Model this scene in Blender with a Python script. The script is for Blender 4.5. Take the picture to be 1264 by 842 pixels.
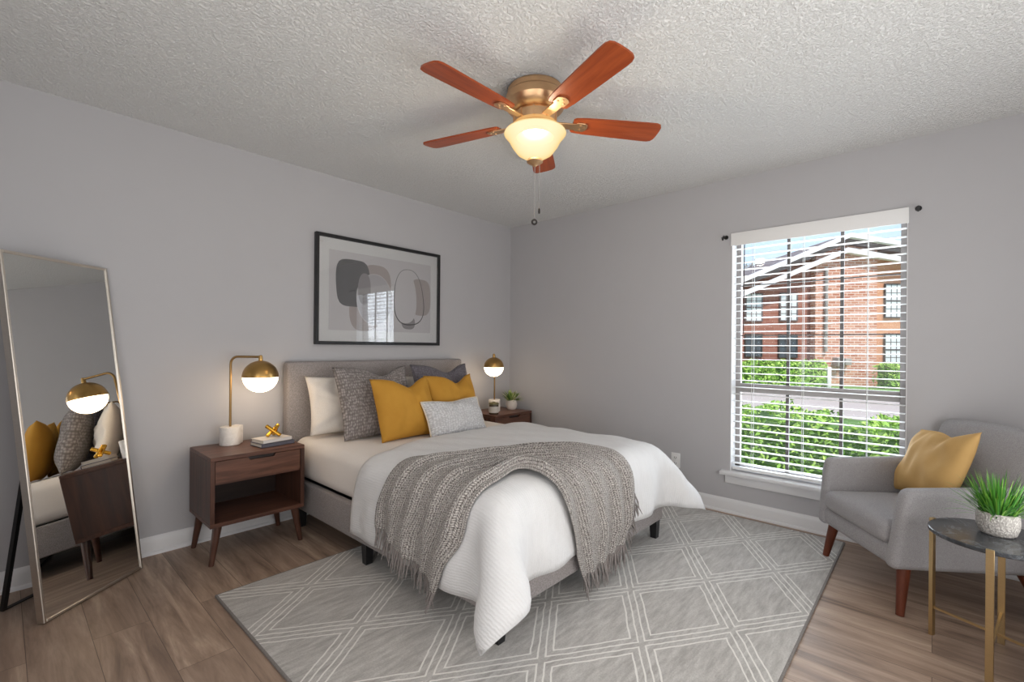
import bpy, bmesh, math, random
import numpy as np
from mathutils import Vector, Matrix

for o in list(bpy.data.objects):
    bpy.data.objects.remove(o)
SC = bpy.context.scene
COL = SC.collection
PI = math.pi
R = math.radians
rng = np.random.default_rng(7)
random.seed(7)

# ------------------------------------------------------------------ camera
YAW, ROLL = 0.834446, 0.008614
cam_d = bpy.data.cameras.new('camera')
cam = bpy.data.objects.new('camera', cam_d)
COL.objects.link(cam)
cam_d.sensor_width = 36.0
cam_d.lens = 573.5 * 36 / 1264
cam_d.shift_y = 7.36 / 1264
cam_d.clip_start = 0.05
fwd = Vector((math.sin(YAW), math.cos(YAW), 0))
rgt = Vector((math.cos(YAW), -math.sin(YAW), 0))
upv = Vector((0, 0, 1))
r2 = rgt * math.cos(ROLL) + upv * math.sin(ROLL)
u2 = -rgt * math.sin(ROLL) + upv * math.cos(ROLL)
mw = Matrix((r2, u2, -fwd)).transposed().to_4x4()
mw.translation = Vector((-3.5888, -3.2833, 1.1931))
cam.matrix_world = mw
SC.camera = cam

# ------------------------------------------------------------------ light
SC.view_settings.view_transform = 'Standard'
SC.view_settings.look = 'None'
SC.view_settings.gamma = 1.0
SC.view_settings.use_curve_mapping = False
SC.view_settings.exposure = 0.16
SC.cycles.use_denoising = True
SC.cycles.max_bounces = 10
SC.cycles.diffuse_bounces = 5
SC.cycles.caustics_reflective = False
SC.cycles.caustics_refractive = False

wd = bpy.data.worlds.new('sky')
SC.world = wd
wd.use_nodes = True
wn, wl = wd.node_tree.nodes, wd.node_tree.links
bg = wn['Background']
tc = wn.new('ShaderNodeTexCoord')
sp = wn.new('ShaderNodeSeparateXYZ')
wl.new(tc.outputs['Generated'], sp.inputs[0])
rp = wn.new('ShaderNodeValToRGB')
rp.color_ramp.elements[0].position = 0.0
rp.color_ramp.elements[0].color = (0.60, 0.77, 0.93, 1)
rp.color_ramp.elements[1].position = 0.5
rp.color_ramp.elements[1].color = (0.40, 0.60, 0.90, 1)
wl.new(sp.outputs['Z'], rp.inputs['Fac'])
nz = wn.new('ShaderNodeTexNoise')
nz.inputs['Scale'].default_value = 3.0
nz.inputs['Detail'].default_value = 6
wl.new(tc.outputs['Generated'], nz.inputs['Vector'])
cr = wn.new('ShaderNodeValToRGB')
cr.color_ramp.elements[0].position = 0.5
cr.color_ramp.elements[1].position = 0.75
wl.new(nz.outputs['Fac'], cr.inputs['Fac'])
mx = wn.new('ShaderNodeMixRGB')
mx.inputs['Color2'].default_value = (0.82, 0.89, 0.95, 1)
wl.new(cr.outputs['Color'], mx.inputs['Fac'])
wl.new(rp.outputs['Color'], mx.inputs['Color1'])
wl.new(mx.outputs['Color'], bg.inputs['Color'])
bg.inputs['Strength'].default_value = 1.15


def light(name, kind, loc, energy, color, rot=(0, 0, 0), size=None, size_y=None, radius=None):
    d = bpy.data.lights.new(name, kind)
    d.energy = energy
    d.color = color
    if kind == 'AREA':
        d.shape = 'RECTANGLE'
        d.size = size
        d.size_y = size_y
    elif kind == 'SUN':
        d.angle = R(3)
    elif radius:
        d.shadow_soft_size = radius
    o = bpy.data.objects.new(name, d)
    o.location = loc
    o.rotation_euler = rot
    COL.objects.link(o)
    return o


def aim(o, target):
    v = Vector(target) - o.location
    o.rotation_euler = v.to_track_quat('-Z', 'Y').to_euler()


sun = light('sun', 'SUN', (0, 0, 20), 3.6, (1.0, 0.95, 0.87))
aim(sun, (0.28 * 20, 0.62 * 20, -0.3))
# added fill lights at the solid rear and side walls; daylight outside the window
rear = light('rear_fill', 'AREA', (-2.3, -4.22, 1.20), 58, (1.0, 0.985, 0.96), size=2.6, size_y=1.9)
aim(rear, (-2.2, -1.0, 3.0))
side = light('side_fill', 'AREA', (-4.14, -2.6, 1.35), 18, (1.0, 0.98, 0.95), size=1.6, size_y=1.7)
aim(side, (-1.5, -2.0, 2.2))
winl = light('window_daylight', 'AREA', (0.20, -2.68, 1.18), 33, (0.86, 0.93, 1.0), size=0.94, size_y=1.68)
aim(winl, (-4, -2.68, 1.0))


# ------------------------------------------------------------------ helpers
def lin(c):
    if isinstance(c, str):
        c = c.lstrip('#')
        c = tuple(int(c[i:i + 2], 16) / 255 for i in (0, 2, 4))
    return tuple(x / 12.92 if x <= 0.04045 else ((x + 0.055) / 1.055) ** 2.4 for x in c) + (1,)


class NT:
    """small wrapper round a material's node tree"""

    def __init__(self, name):
        self.m = bpy.data.materials.new(name)
        self.m.use_nodes = True
        self.n = self.m.node_tree.nodes
        self.l = self.m.node_tree.links
        self.b = self.n['Principled BSDF']

    def node(self, t, **kw):
        n = self.n.new(t)
        for k, v in kw.items():
            if k in n.inputs:
                n.inputs[k].default_value = v
            else:
                setattr(n, k, v)
        return n

    def link(self, a, b):
        self.l.new(a, b)

    def coords(self, kind='Object', scale=(1, 1, 1), rot=(0, 0, 0)):
        t = self.node('ShaderNodeTexCoord')
        m = self.node('ShaderNodeMapping')
        m.inputs['Scale'].default_value = scale
        m.inputs['Rotation'].default_value = rot
        self.link(t.outputs[kind], m.inputs['Vector'])
        return m.outputs['Vector']

    def noise(self, vec, scale, detail=4, rough=0.55, dist=0.0):
        n = self.node('ShaderNodeTexNoise')
        n.inputs['Scale'].default_value = scale
        n.inputs['Detail'].default_value = detail
        n.inputs['Roughness'].default_value = rough
        n.inputs['Distortion'].default_value = dist
        self.link(vec, n.inputs['Vector'])
        return n.outputs['Fac']

    def ramp(self, fac, stops):
        r = self.node('ShaderNodeValToRGB')
        e = r.color_ramp.elements
        while len(e) < len(stops):
            e.new(0.5)
        for k, (p, c) in enumerate(stops):
            e[k].position = p
            e[k].color = lin(c) if isinstance(c, str) else (c, c, c, 1) if isinstance(c, (int, float)) else c
        self.link(fac, r.inputs['Fac'])
        return r.outputs['Color']

    def mix(self, fac, a, b, blend='MIX'):
        m = self.node('ShaderNodeMixRGB', blend_type=blend)
        for s, v in (('Fac', fac), ('Color1', a), ('Color2', b)):
            if hasattr(v, 'links') or isinstance(v, bpy.types.NodeSocket):
                self.link(v, m.inputs[s])
            elif isinstance(v, str):
                m.inputs[s].default_value = lin(v)
            else:
                m.inputs[s].default_value = v
        return m.outputs['Color']

    def math(self, op, a, b=None, c=None):
        m = self.node('ShaderNodeMath', operation=op)
        for i, v in enumerate((a, b, c)):
            if v is None:
                continue
            if isinstance(v, bpy.types.NodeSocket):
                self.link(v, m.inputs[i])
            else:
                m.inputs[i].default_value = v
        return m.outputs[0]

    def bump(self, h, strength=0.5, dist=0.01):
        b = self.node('ShaderNodeBump')
        b.inputs['Strength'].default_value = strength
        b.inputs['Distance'].default_value = dist
        self.link(h, b.inputs['Height'])
        self.link(b.outputs['Normal'], self.b.inputs['Normal'])

    def base(self, c):
        if isinstance(c, bpy.types.NodeSocket):
            self.link(c, self.b.inputs['Base Color'])
        else:
            self.b.inputs['Base Color'].default_value = lin(c)

    def set(self, rough=0.5, metal=0.0, spec=None, sheen=None, coat=None):
        self.b.inputs['Roughness'].default_value = rough
        self.b.inputs['Metallic'].default_value = metal
        if spec is not None:
            self.b.inputs['Specular IOR Level'].default_value = spec
        if sheen:
            self.b.inputs['Sheen Weight'].default_value = sheen
            self.b.inputs['Sheen Roughness'].default_value = 0.4
        if coat:
            self.b.inputs['Coat Weight'].default_value = coat
            self.b.inputs['Coat Roughness'].default_value = 0.1
        return self


def paint(name, c, rough=0.6, bump=None, metal=0.0, spec=None, var=0.04):
    t = NT(name).set(rough, metal, spec)
    v = t.coords()
    f = t.noise(v, 6.0, 3)
    a = lin(c)
    lo = tuple(x * (1 - var) for x in a[:3]) + (1,)
    hi = tuple(min(1, x * (1 + var)) for x in a[:3]) + (1,)
    t.base(t.mix(f, lo, hi))
    if bump:
        t.bump(t.noise(v, bump[0], 4), bump[1], bump[2])
    return t.m


def wood(name, dark, light_, axis=0, rough=0.42, scale=9.0):
    t = NT(name).set(rough, 0, 0.4)
    s = [1.0, 1.0, 1.0]
    s[axis] = 0.09
    v = t.coords('Object', tuple(s))
    f = t.noise(v, scale * 3.2, 6, 0.62, 0.6)
    g = t.noise(v, scale * 14, 3, 0.6)
    c = t.ramp(f, [(0.32, dark), (0.68, light_)])
    c = t.mix(t.math('MULTIPLY', g, 0.35), c, dark)
    t.base(c)
    t.bump(g, 0.12, 0.002)
    return t.m


def fabric(name, c1, c2, scale=420, bump=0.35, rough=0.9, sheen=0.15, kind='Object'):
    t = NT(name).set(rough, 0, 0.2, sheen)
    v = t.coords(kind)
    f = t.noise(v, scale, 2, 0.7)
    g = t.noise(v, 14, 3, 0.6)
    c = t.ramp(f, [(0.35, c1), (0.65, c2)])
    c = t.mix(t.math('MULTIPLY', g, 0.14), c, c1)
    t.base(c)
    t.bump(f, bump, 0.002)
    return t.m


def metal(name, c, rough=0.28):
    t = NT(name).set(rough, 1.0)
    v = t.coords('Object', (1, 1, 6))
    f = t.noise(v, 40, 3)
    a = lin(c)
    t.base(t.mix(f, tuple(x * 0.9 for x in a[:3]) + (1,), tuple(min(1, x * 1.08) for x in a[:3]) + (1,)))
    return t.m


def emit(name, col, strength):
    t = NT(name)
    e = t.node('ShaderNodeEmission')
    e.inputs['Color'].default_value = lin(col)
    e.inputs['Strength'].default_value = strength
    t.link(e.outputs[0], t.n['Material Output'].inputs['Surface'])
    return t.m


def glass(name, refl=1.0, tint=(1, 1, 1, 1)):
    t = NT(name)
    tr = t.node('ShaderNodeBsdfTransparent')
    tr.inputs['Color'].default_value = tint
    gl = t.node('ShaderNodeBsdfGlossy')
    gl.inputs['Roughness'].default_value = 0.0
    fr = t.node('ShaderNodeFresnel')
    fr.inputs['IOR'].default_value = 1.5
    ms = t.node('ShaderNodeMixShader')
    t.link(t.math('MULTIPLY', fr.outputs[0], refl), ms.inputs['Fac'])
    t.link(tr.outputs[0], ms.inputs[1])
    t.link(gl.outputs[0], ms.inputs[2])
    t.link(ms.outputs[0], t.n['Material Output'].inputs['Surface'])
    return t.m


def tag(o, label, cat, group=None, kind=None):
    o['label'] = label
    o['category'] = cat
    if group:
        o['group'] = group
    if kind:
        o['kind'] = kind
    return o


def thing(name, label, cat, loc=(0, 0, 0), rotz=0.0, group=None, rot=None):
    o = bpy.data.objects.new(name, None)
    o.empty_display_size = 0.05
    COL.objects.link(o)
    o.location = loc
    o.rotation_euler = rot if rot else (0, 0, rotz)
    return tag(o, label, cat, group)


def finish(name, me, mat, parent=None, smooth=True, angle=38):
    mats = mat if isinstance(mat, (list, tuple)) else [mat]
    for m in mats:
        me.materials.append(m)
    if smooth:
        me.polygons.foreach_set('use_smooth', [True] * len(me.polygons))
        try:
            me.set_sharp_from_angle(angle=R(angle))
        except Exception:
            pass
    o = bpy.data.objects.new(name, me)
    COL.objects.link(o)
    if parent:
        o.parent = parent
    return o


def obj(name, bm, mat, parent=None, smooth=True, angle=38):
    me = bpy.data.meshes.new(name)
    bm.normal_update()
    bm.to_mesh(me)
    bm.free()
    return finish(name, me, mat, parent, smooth, angle)


def raw(name, verts, faces, mat, parent=None, smooth=True, angle=60, uvs=None, mi=None):
    me = bpy.data.meshes.new(name)
    me.from_pydata([tuple(map(float, v)) for v in verts], [], [tuple(map(int, f)) for f in faces])
    if uvs is not None:
        ul = me.uv_layers.new(name='UVMap')
        li = np.empty(len(me.loops), dtype=np.int32)
        me.loops.foreach_get('vertex_index', li)
        ul.data.foreach_set('uv', np.asarray(uvs, dtype=np.float32)[li].ravel())
    if mi is not None:
        me.polygons.foreach_set('material_index', mi)
    me.update()
    return finish(name, me, mat, parent, smooth, angle)


def struct(o):
    o['kind'] = 'structure'
    return o


def BM():
    return bmesh.new()


def box(bm, lo, hi, bev=0.0, seg=2, mi=0, M=None):
    lo, hi = Vector(lo), Vector(hi)
    c, s = (lo + hi) / 2, hi - lo
    mat = Matrix.Translation(c) @ Matrix.Diagonal((s.x, s.y, s.z, 1))
    g = bmesh.ops.create_cube(bm, size=1.0, matrix=mat)
    vs = g['verts']
    fs = set(f for v in vs for f in v.link_faces)
    if bev > 0:
        es = list(set(e for v in vs for e in v.link_edges))
        b = bmesh.ops.bevel(bm, geom=es, offset=bev, segments=seg, affect='EDGES', profile=0.5)
        vs = list(set(v for f in b['faces'] for v in f.verts) | set(v for v in vs if v.is_valid))
        fs = set(f for v in vs for f in v.link_faces)
    for f in fs:
        f.material_index = mi
    if M is not None:
        bmesh.ops.transform(bm, matrix=M, verts=list(set(v for f in fs for v in f.verts)))
    return vs


def prism(bm, poly, axis, a, b, bev=0.0, seg=3):
    """polygon in the two other axes, extruded along axis from a to b"""
    def mk(p, t):
        if axis == 0:
            return (t, p[0], p[1])
        if axis == 1:
            return (p[0], t, p[1])
        return (p[0], p[1], t)
    v0 = [bm.verts.new(mk(p, a)) for p in poly]
    v1 = [bm.verts.new(mk(p, b)) for p in poly]
    n = len(poly)
    fs = [bm.faces.new(v0[::-1]), bm.faces.new(v1)]
    for i in range(n):
        fs.append(bm.faces.new((v0[i], v0[(i + 1) % n], v1[(i + 1) % n], v1[i])))
    bmesh.ops.recalc_face_normals(bm, faces=fs)
    vs = v0 + v1
    if bev > 0:
        es = list(set(e for f in fs for e in f.edges))
        r = bmesh.ops.bevel(bm, geom=es, offset=bev, segments=seg, affect='EDGES', profile=0.5)
        vs = list(set(v for f in r['faces'] for v in f.verts) | set(v for v in vs if v.is_valid))
    return vs


def tube(bm, pts, rad, n=12, cap=True, square=False):
    pts = [Vector(p) for p in pts]
    if not isinstance(rad, (list, tuple)):
        rad = [rad] * len(pts)
    rings = []
    prev = None
    for i, p in enumerate(pts):
        d = (pts[min(i + 1, len(pts) - 1)] - pts[max(i - 1, 0)]).normalized()
        if prev is None:
            a = Vector((0, 0, 1)) if abs(d.z) < 0.9 else Vector((1, 0, 0))
            x = d.cross(a).normalized()
        else:
            x = (prev - d * prev.dot(d)).normalized()
        prev = x
        y = d.cross(x).normalized()
        off = PI / 4 if square else 0
        k = 4 if square else n
        q = 1.414 if square else 1
        rings.append([bm.verts.new(p + (x * math.cos(2 * PI * j / k + off) + y * math.sin(2 * PI * j / k + off)) * rad[i] * q) for j in range(k)])
    k = len(rings[0])
    fs = []
    for a, b in zip(rings, rings[1:]):
        for j in range(k):
            fs.append(bm.faces.new((a[j], a[(j + 1) % k], b[(j + 1) % k], b[j])))
    if cap:
        fs.append(bm.faces.new(rings[0][::-1]))
        fs.append(bm.faces.new(rings[-1]))
    bmesh.ops.recalc_face_normals(bm, faces=fs)
    return fs


def lathe(bm, prof, n=32, c=(0, 0, 0), mi=0):
    c = Vector(c)
    rings = []
    for r, z in prof:
        if r < 1e-5:
            rings.append([bm.verts.new(c + Vector((0, 0, z)))])
        else:
            rings.append([bm.verts.new(c + Vector((r * math.cos(2 * PI * j / n), r * math.sin(2 * PI * j / n), z))) for j in range(n)])
    fs = []
    for a, b in zip(rings, rings[1:]):
        for j in range(n):
            q = []
            for v in (a[j % len(a)], a[(j + 1) % len(a)], b[(j + 1) % len(b)], b[j % len(b)]):
                if v not in q:
                    q.append(v)
            if len(q) >= 3:
                fs.append(bm.faces.new(q))
    bmesh.ops.recalc_face_normals(bm, faces=fs)
    for f in fs:
        f.material_index = mi
    return fs


def dup(root, loc=None, rotz=None, label=None):
    r_ = root.copy()
    COL.objects.link(r_)
    for ch in list(root.children):
        c = ch.copy()
        COL.objects.link(c)
        c.parent = r_
        for g in ch.children:
            d = g.copy()
            COL.objects.link(d)
            d.parent = c
    if loc is not None:
        r_.location = loc
    if rotz is not None:
        r_.rotation_euler = (0, 0, rotz)
    if label:
        r_['label'] = label
    return r_


# ------------------------------------------------------------------ room materials
M = {}
M['wall'] = paint('wall_paint', '#bbbabd', 0.75, (220, 0.10, 0.002), var=0.02)
M['white'] = paint('trim_white', '#e6e6e8', 0.4, var=0.02)

t = NT('popcorn_ceiling').set(0.95, 0, 0.1)
v = t.coords()
n1 = t.noise(v, 80, 4, 0.6, 0.4)
n2 = t.noise(v, 42, 3, 0.6)
hh = t.math('ADD', t.ramp(n1, [(0.42, 0.0), (0.62, 1.0)]), t.math('MULTIPLY', n2, 0.6))
t.base(t.mix(n1, '#ececea', '#f6f6f5'))
t.bump(hh, 0.72, 0.010)
M['ceiling'] = t.m

t = NT('plank_floor').set(0.42, 0, 0.35)
v = t.coords('Object', (1, 1, 1), (0, 0, PI / 2))
bk = t.node('ShaderNodeTexBrick')
t.link(v, bk.inputs['Vector'])
bk.offset = 0.37
bk.inputs['Scale'].default_value = 1.0
bk.inputs['Brick Width'].default_value = 1.25
bk.inputs['Row Height'].default_value = 0.185
bk.inputs['Mortar Size'].default_value = 0.0012
bk.inputs['Bias'].default_value = 0.0
bk.inputs['Color1'].default_value = (0.0, 0.0, 0.0, 1)
bk.inputs['Color2'].default_value = (1.0, 1.0, 1.0, 1)
bk.inputs['Mortar'].default_value = (0.5, 0.5, 0.5, 1)
v2 = t.coords('Object', (1, 0.10, 1))
# each plank shifts its own grain
sh = t.node('ShaderNodeVectorMath', operation='MULTIPLY_ADD')
t.link(bk.outputs['Color'], sh.inputs[0])
sh.inputs[1].default_value = (7.3, 5.1, 0)
t.link(v2, sh.inputs[2])
g1 = t.noise(sh.outputs[0], 13, 6, 0.62, 0.9)
g2 = t.noise(sh.outputs[0], 70, 4, 0.65, 0.3)
g3 = t.noise(t.coords('Object', (1, 0.35, 1)), 3.0, 3, 0.5)
c = t.ramp(g1, [(0.30, '#6a574a'), (0.44, '#9c8472'), (0.56, '#b59c88'), (0.72, '#d2bba6')])
c = t.mix(t.math('MULTIPLY', t.ramp(g2, [(0.45, 0.0), (0.75, 1.0)]), 0.38), c, '#5c4d44')
c = t.mix(t.math('MULTIPLY', t.ramp(bk.outputs['Color'], [(0, 0.0), (1, 1.0)]), 0.42), c, '#8b766a')
c = t.mix(t.math('MULTIPLY', g3, 0.25), c, '#8f7c70')
c = t.mix(t.math('MULTIPLY', bk.outputs['Fac'], 0.7), c, '#3a302b')
t.base(c)
t.link(t.ramp(g1, [(0.2, 0.36), (0.8, 0.5)]), t.b.inputs['Roughness'])
t.bump(t.math('SUBTRACT', t.math('MULTIPLY', g2, 0.4), bk.outputs['Fac']), 0.2, 0.002)
M['floor'] = t.m

# ------------------------------------------------------------------ room shell
XL, YB, HT = -4.3, -4.35, 2.44
b = BM(); box(b, (XL - 0.15, YB - 0.15, -0.12), (0.0, 0.15, 0.0)); struct(obj('floor', b, M['floor'], smooth=False))
b = BM(); box(b, (XL - 0.15, YB - 0.15, HT), (0.14, 0.15, HT + 0.15)); struct(obj('ceiling', b, M['ceiling'], smooth=False))
b = BM(); box(b, (XL - 0.15, 0.0, 0.0), (0.14, 0.15, HT)); struct(obj('wall_left', b, M['wall'], smooth=False))
WY0, WY1, WZ0, WZ1 = -3.17, -2.19, 0.30, 2.03
b = BM()
box(b, (0, YB - 0.15, -0.12), (0.14, WY0, HT))
box(b, (0, WY1, -0.12), (0.14, 0.0, HT))
box(b, (0, WY0, -0.12), (0.14, WY1, WZ0))
box(b, (0, WY0, WZ1), (0.14, WY1, HT))
struct(obj('wall_right', b, M['wall'], smooth=False))
b = BM(); box(b, (XL - 0.15, YB - 0.15, 0.0), (0.0, YB, HT)); struct(obj('wall_rear', b, M['wall'], smooth=False))
b = BM(); box(b, (XL - 0.15, YB, 0.0), (XL, 0.0, HT)); struct(obj('wall_back', b, M['wall'], smooth=False))


def baseboard(name, ax, a, c_):
    poly = [(0, 0), (0.016, 0), (0.016, 0.075), (0.011, 0.092), (0.004, 0.10), (0, 0.10)]
    shoe = [(0.016, 0), (0.030, 0), (0.028, 0.010), (0.022, 0.016), (0.016, 0.018)]
    b = BM()
    for pl in (poly, shoe):
        if ax == 'x':
            prism(b, [(-p[0], p[1]) for p in pl], 0, a, c_)
        else:
            prism(b, [(-p[0], p[1]) for p in pl], 1, a, c_)
    return struct(obj(name, b, M['white'], angle=25))


baseboard('baseboard_left', 'x', XL, 0.0)
baseboard('baseboard_right', 'y', YB, -0.03)

# window in the right wall
M['bronze'] = paint('window_bronze', '#4a4441', 0.4)
M['greyframe'] = paint('window_grey', '#8d8784', 0.5)
M['pane'] = glass('window_glass', 0.5)
win = bpy.data.objects.new('window_1', None)
COL.objects.link(win)
win['kind'] = 'structure'
win.location = (0, (WY0 + WY1) / 2, WZ0)
W2, WH = (WY1 - WY0) / 2, WZ1 - WZ0
b = BM()
box(b, (0.100, -W2, 0), (0.14, -W2 + 0.036, WH)); box(b, (0.100, W2 - 0.036, 0), (0.14, W2, WH))
box(b, (0.100, -W2, WH - 0.03), (0.14, W2, WH)); box(b, (0.100, -W2, 0), (0.14, W2, 0.035))
obj('window_frame', b, M['greyframe'], win, smooth=False)
b = BM(); box(b, (0.096, -W2 + 0.036, 0.575), (0.128, W2 - 0.036, 0.64), 0.004)
obj('meeting_rail', b, M['greyframe'], win)
b = BM()
for y in (0.148, -0.160):
    box(b, (0.108, y - 0.010, 0.035), (0.124, y + 0.010, 0.575)); box(b, (0.112, y - 0.010, 0.64), (0.124, y + 0.010, WH - 0.03))
for z in (1.36, 0.992):
    box(b, (0.113, -W2 + 0.036, z - 0.004), (0.122, W2 - 0.036, z + 0.004))
obj('muntins', b, M['bronze'], win, smooth=False)
b = BM(); box(b, (0.117, -W2 + 0.03, 0.03), (0.120, W2 - 0.03, WH - 0.02))
obj('window_pane', b, M['pane'], win, smooth=False)
b = BM()
e = 0.004
box(b, (0.001, -W2 - 0.001, 0), (0.10, -W2 + e, WH)); box(b, (0.001, W2 - e, 0), (0.10, W2 + 0.001, WH)); box(b, (0.001, -W2, WH - e), (0.10, W2, WH + 0.001))
obj('window_reveal', b, M['white'], win, smooth=False)
b = BM(); box(b, (-0.055, -W2 - 0.06, -0.022), (0.105, W2 + 0.06, 0.004), 0.006)
obj('window_sill', b, M['white'], win)
b = BM(); box(b, (-0.018, -W2 - 0.03, -0.085), (0.0, W2 + 0.03, -0.022), 0.004)
obj('window_apron', b, M['white'], win)

# ------------------------------------------------------------------ outdoors
M['grass'] = NT('lawn').set(0.95)
t = M['grass']; v = t.coords(); t.base(t.mix(t.noise(v, 3, 5), '#4d7a35', '#7fa557')); M['grass'] = t.m
M['asphalt'] = paint('asphalt', '#b7aaa4', 0.9, (60, 0.3, 0.01), var=0.08)
M['walk'] = paint('concrete_walk', '#c3bdb6', 0.9, (40, 0.3, 0.01), var=0.06)
GZ = -0.45
b = BM(); box(b, (0.14, -30, GZ - 0.3), (60, 40, GZ)); struct(obj('ground_lawn', b, M['grass'], smooth=False))
ORG = Vector((-3.5888, -3.2833, 0))
ext_rot = -YAW


def E(x, d, z=0.0):
    p = ORG + rgt * x + fwd * d
    return Vector((p.x, p.y, z))


b = BM()
q = [E(-4, 9.2, GZ + 0.012), E(30, 6.2, GZ + 0.012), E(34, 14.2, GZ + 0.012), E(-4, 19.2, GZ + 0.012)]
lo_ = [b.verts.new(p) for p in q]; hi_ = [b.verts.new(p + Vector((0, 0, 0.02))) for p in q]
b.faces.new(hi_); b.faces.new(lo_[::-1])
for i in range(4):
    b.faces.new((lo_[i], lo_[(i + 1) % 4], hi_[(i + 1) % 4], hi_[i]))
bmesh.ops.recalc_face_normals(b, faces=b.faces[:])
struct(obj('street', b, M['asphalt'], smooth=False))


def brick(name, c1, c2, mortar, bw=0.42, rh=0.14, ms=0.012):
    t = NT(name).set(0.9, 0, 0.2)
    # facade runs along local x, up along z
    tcn = t.node('ShaderNodeTexCoord')
    sp_ = t.node('ShaderNodeSeparateXYZ'); t.link(tcn.outputs['Object'], sp_.inputs[0])
    cm = t.node('ShaderNodeCombineXYZ')
    t.link(t.math('ADD', sp_.outputs['X'], sp_.outputs['Y']), cm.inputs[0]); t.link(sp_.outputs['Z'], cm.inputs[1])
    k = t.node('ShaderNodeTexBrick')
    t.link(cm.outputs[0], k.inputs['Vector'])
    k.inputs['Scale'].default_value = 1
    k.inputs['Brick Width'].default_value = bw
    k.inputs['Row Height'].default_value = rh
    k.inputs['Mortar Size'].default_value = ms
    k.inputs['Color1'].default_value = lin(c1); k.inputs['Color2'].default_value = lin(c2); k.inputs['Mortar'].default_value = lin(mortar)
    n = t.noise(tcn.outputs['Object'], 2.2, 5, 0.6)
    t.base(t.mix(t.math('MULTIPLY', n, 0.35), k.outputs['Color'], c1))
    t.bump(k.outputs['Fac'], -0.4, 0.02)
    return t.m


M['brick_rough'] = brick('rough_orange_brick', '#b8745a', '#dda68e', '#e6d0c4', 0.34, 0.12, 0.018)
M['brick_smooth'] = brick('smooth_orange_brick', '#d09272', '#dba582', '#d6a88e', 0.42, 0.12, 0.008)
M['brick_dark'] = brick('red_brown_brick', '#9a6254', '#ae7868', '#b48c7e', 0.42, 0.14, 0.010)
M['fascia'] = paint('white_fascia', '#f2eef0', 0.6)
M['soffit'] = paint('brown_siding', '#7b6c6b', 0.8)
M['extglass'] = paint('pale_blind_window', '#e4e6e6', 0.4, spec=0.4, var=0.06)
M['extdark'] = paint('dark_window', '#4e5256', 0.12, spec=0.6, var=0.2)
M['pipe'] = paint('grey_downspout', '#a79d97', 0.5)

bld = thing('brick_building', 'two-storey brick apartment building with white gable fascia across the street', 'building', E(0, 21.0, GZ), ext_rot)
K = 21 / 573.5


def bx_(px):
    return (px - 632) * K


def bz_(py):
    return 1.193 - GZ + (431.6 - py) * K


def gable(x):
    pk = bx_(1040)
    return bz_(290) + ((x - pk) * 0.43 if x < pk else -(x - pk) * 0.165)


def wallpoly(x0, x1, y0, y1, mat, name, drop=0.35):
    xs = sorted([x0, x1] + ([bx_(1040)] if x0 < bx_(1040) < x1 else []))
    poly = [(x0, 0), (x1, 0)] + [(x, gable(x) - drop) for x in xs[::-1]]
    b = BM(); prism(b, poly, 1, y0, y1)
    return obj(name, b, mat, bld, smooth=False)


xa, xb, xc = bx_(1006), bx_(1082), bx_(1150)
wallpoly(bx_(845), xa, 0.35, 8, M['brick_dark'], 'wall_panel')
wallpoly(xa, xb, 0.0, 8, M['brick_rough'], 'wall_panel')
wallpoly(xb, xc + 3, 0.25, 8, M['brick_smooth'], 'wall_panel')
x0r, x1r = bx_(845), xc + 3.2
pk = bx_(1040)
b = BM()
poly = [(x0r, gable(x0r) - 0.42), (pk, gable(pk) - 0.42), (x1r, gable(x1r) - 0.42), (x1r, gable(x1r)), (pk, gable(pk)), (x0r, gable(x0r))]
prism(b, poly, 1, -0.25, 8.2)
obj('roof', b, M['soffit'], bld, smooth=False)
b = BM()
for dz, th, y in ((0.0, 0.20, -0.5), (-0.62, 0.22, -0.32)):
    poly = [(x0r, gable(x0r) + dz - th), (pk, gable(pk) + dz - th), (x1r, gable(x1r) + dz - th), (x1r, gable(x1r) + dz), (pk, gable(pk) + dz), (x0r, gable(x0r) + dz)]
    prism(b, poly, 1, y, y + 0.26)
obj('fascia', b, M['fascia'], bld, smooth=False)


def ext_window(pxa, pya, pxb, pyb, y, pane, frame_c):
    fr = BM(); xA, xB, zA, zB = bx_(pxa), bx_(pxb), bz_(pyb), bz_(pya)
    s = 0.05
    box(fr, (xA - s, y - 0.06, zA - s), (xA, y, zB + s)); box(fr, (xB, y - 0.06, zA - s), (xB + s, y, zB + s))
    box(fr, (xA, y - 0.06, zA - s), (xB, y, zA)); box(fr, (xA, y - 0.06, zB), (xB, y, zB + s))
    zm = (zA + zB) / 2
    box(fr, (xA, y - 0.05, zm - 0.03), (xB, y, zm + 0.03))
    for k in (1, 2):
        x = xA + (xB - xA) * k / 3
        box(fr, (x - 0.012, y - 0.04, zA), (x + 0.012, y, zB))
    for z in (zA + (zm - zA) / 2, zm + (zB - zm) / 2):
        box(fr, (xA, y - 0.04, z - 0.012), (xB, y, z + 0.012))
    f = obj('window', fr, frame_c, bld, smooth=False)
    p = BM(); box(p, (xA, y - 0.03, zA), (xB, y + 0.02, zB))
    obj('pane', p, pane, f, smooth=False)


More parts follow.
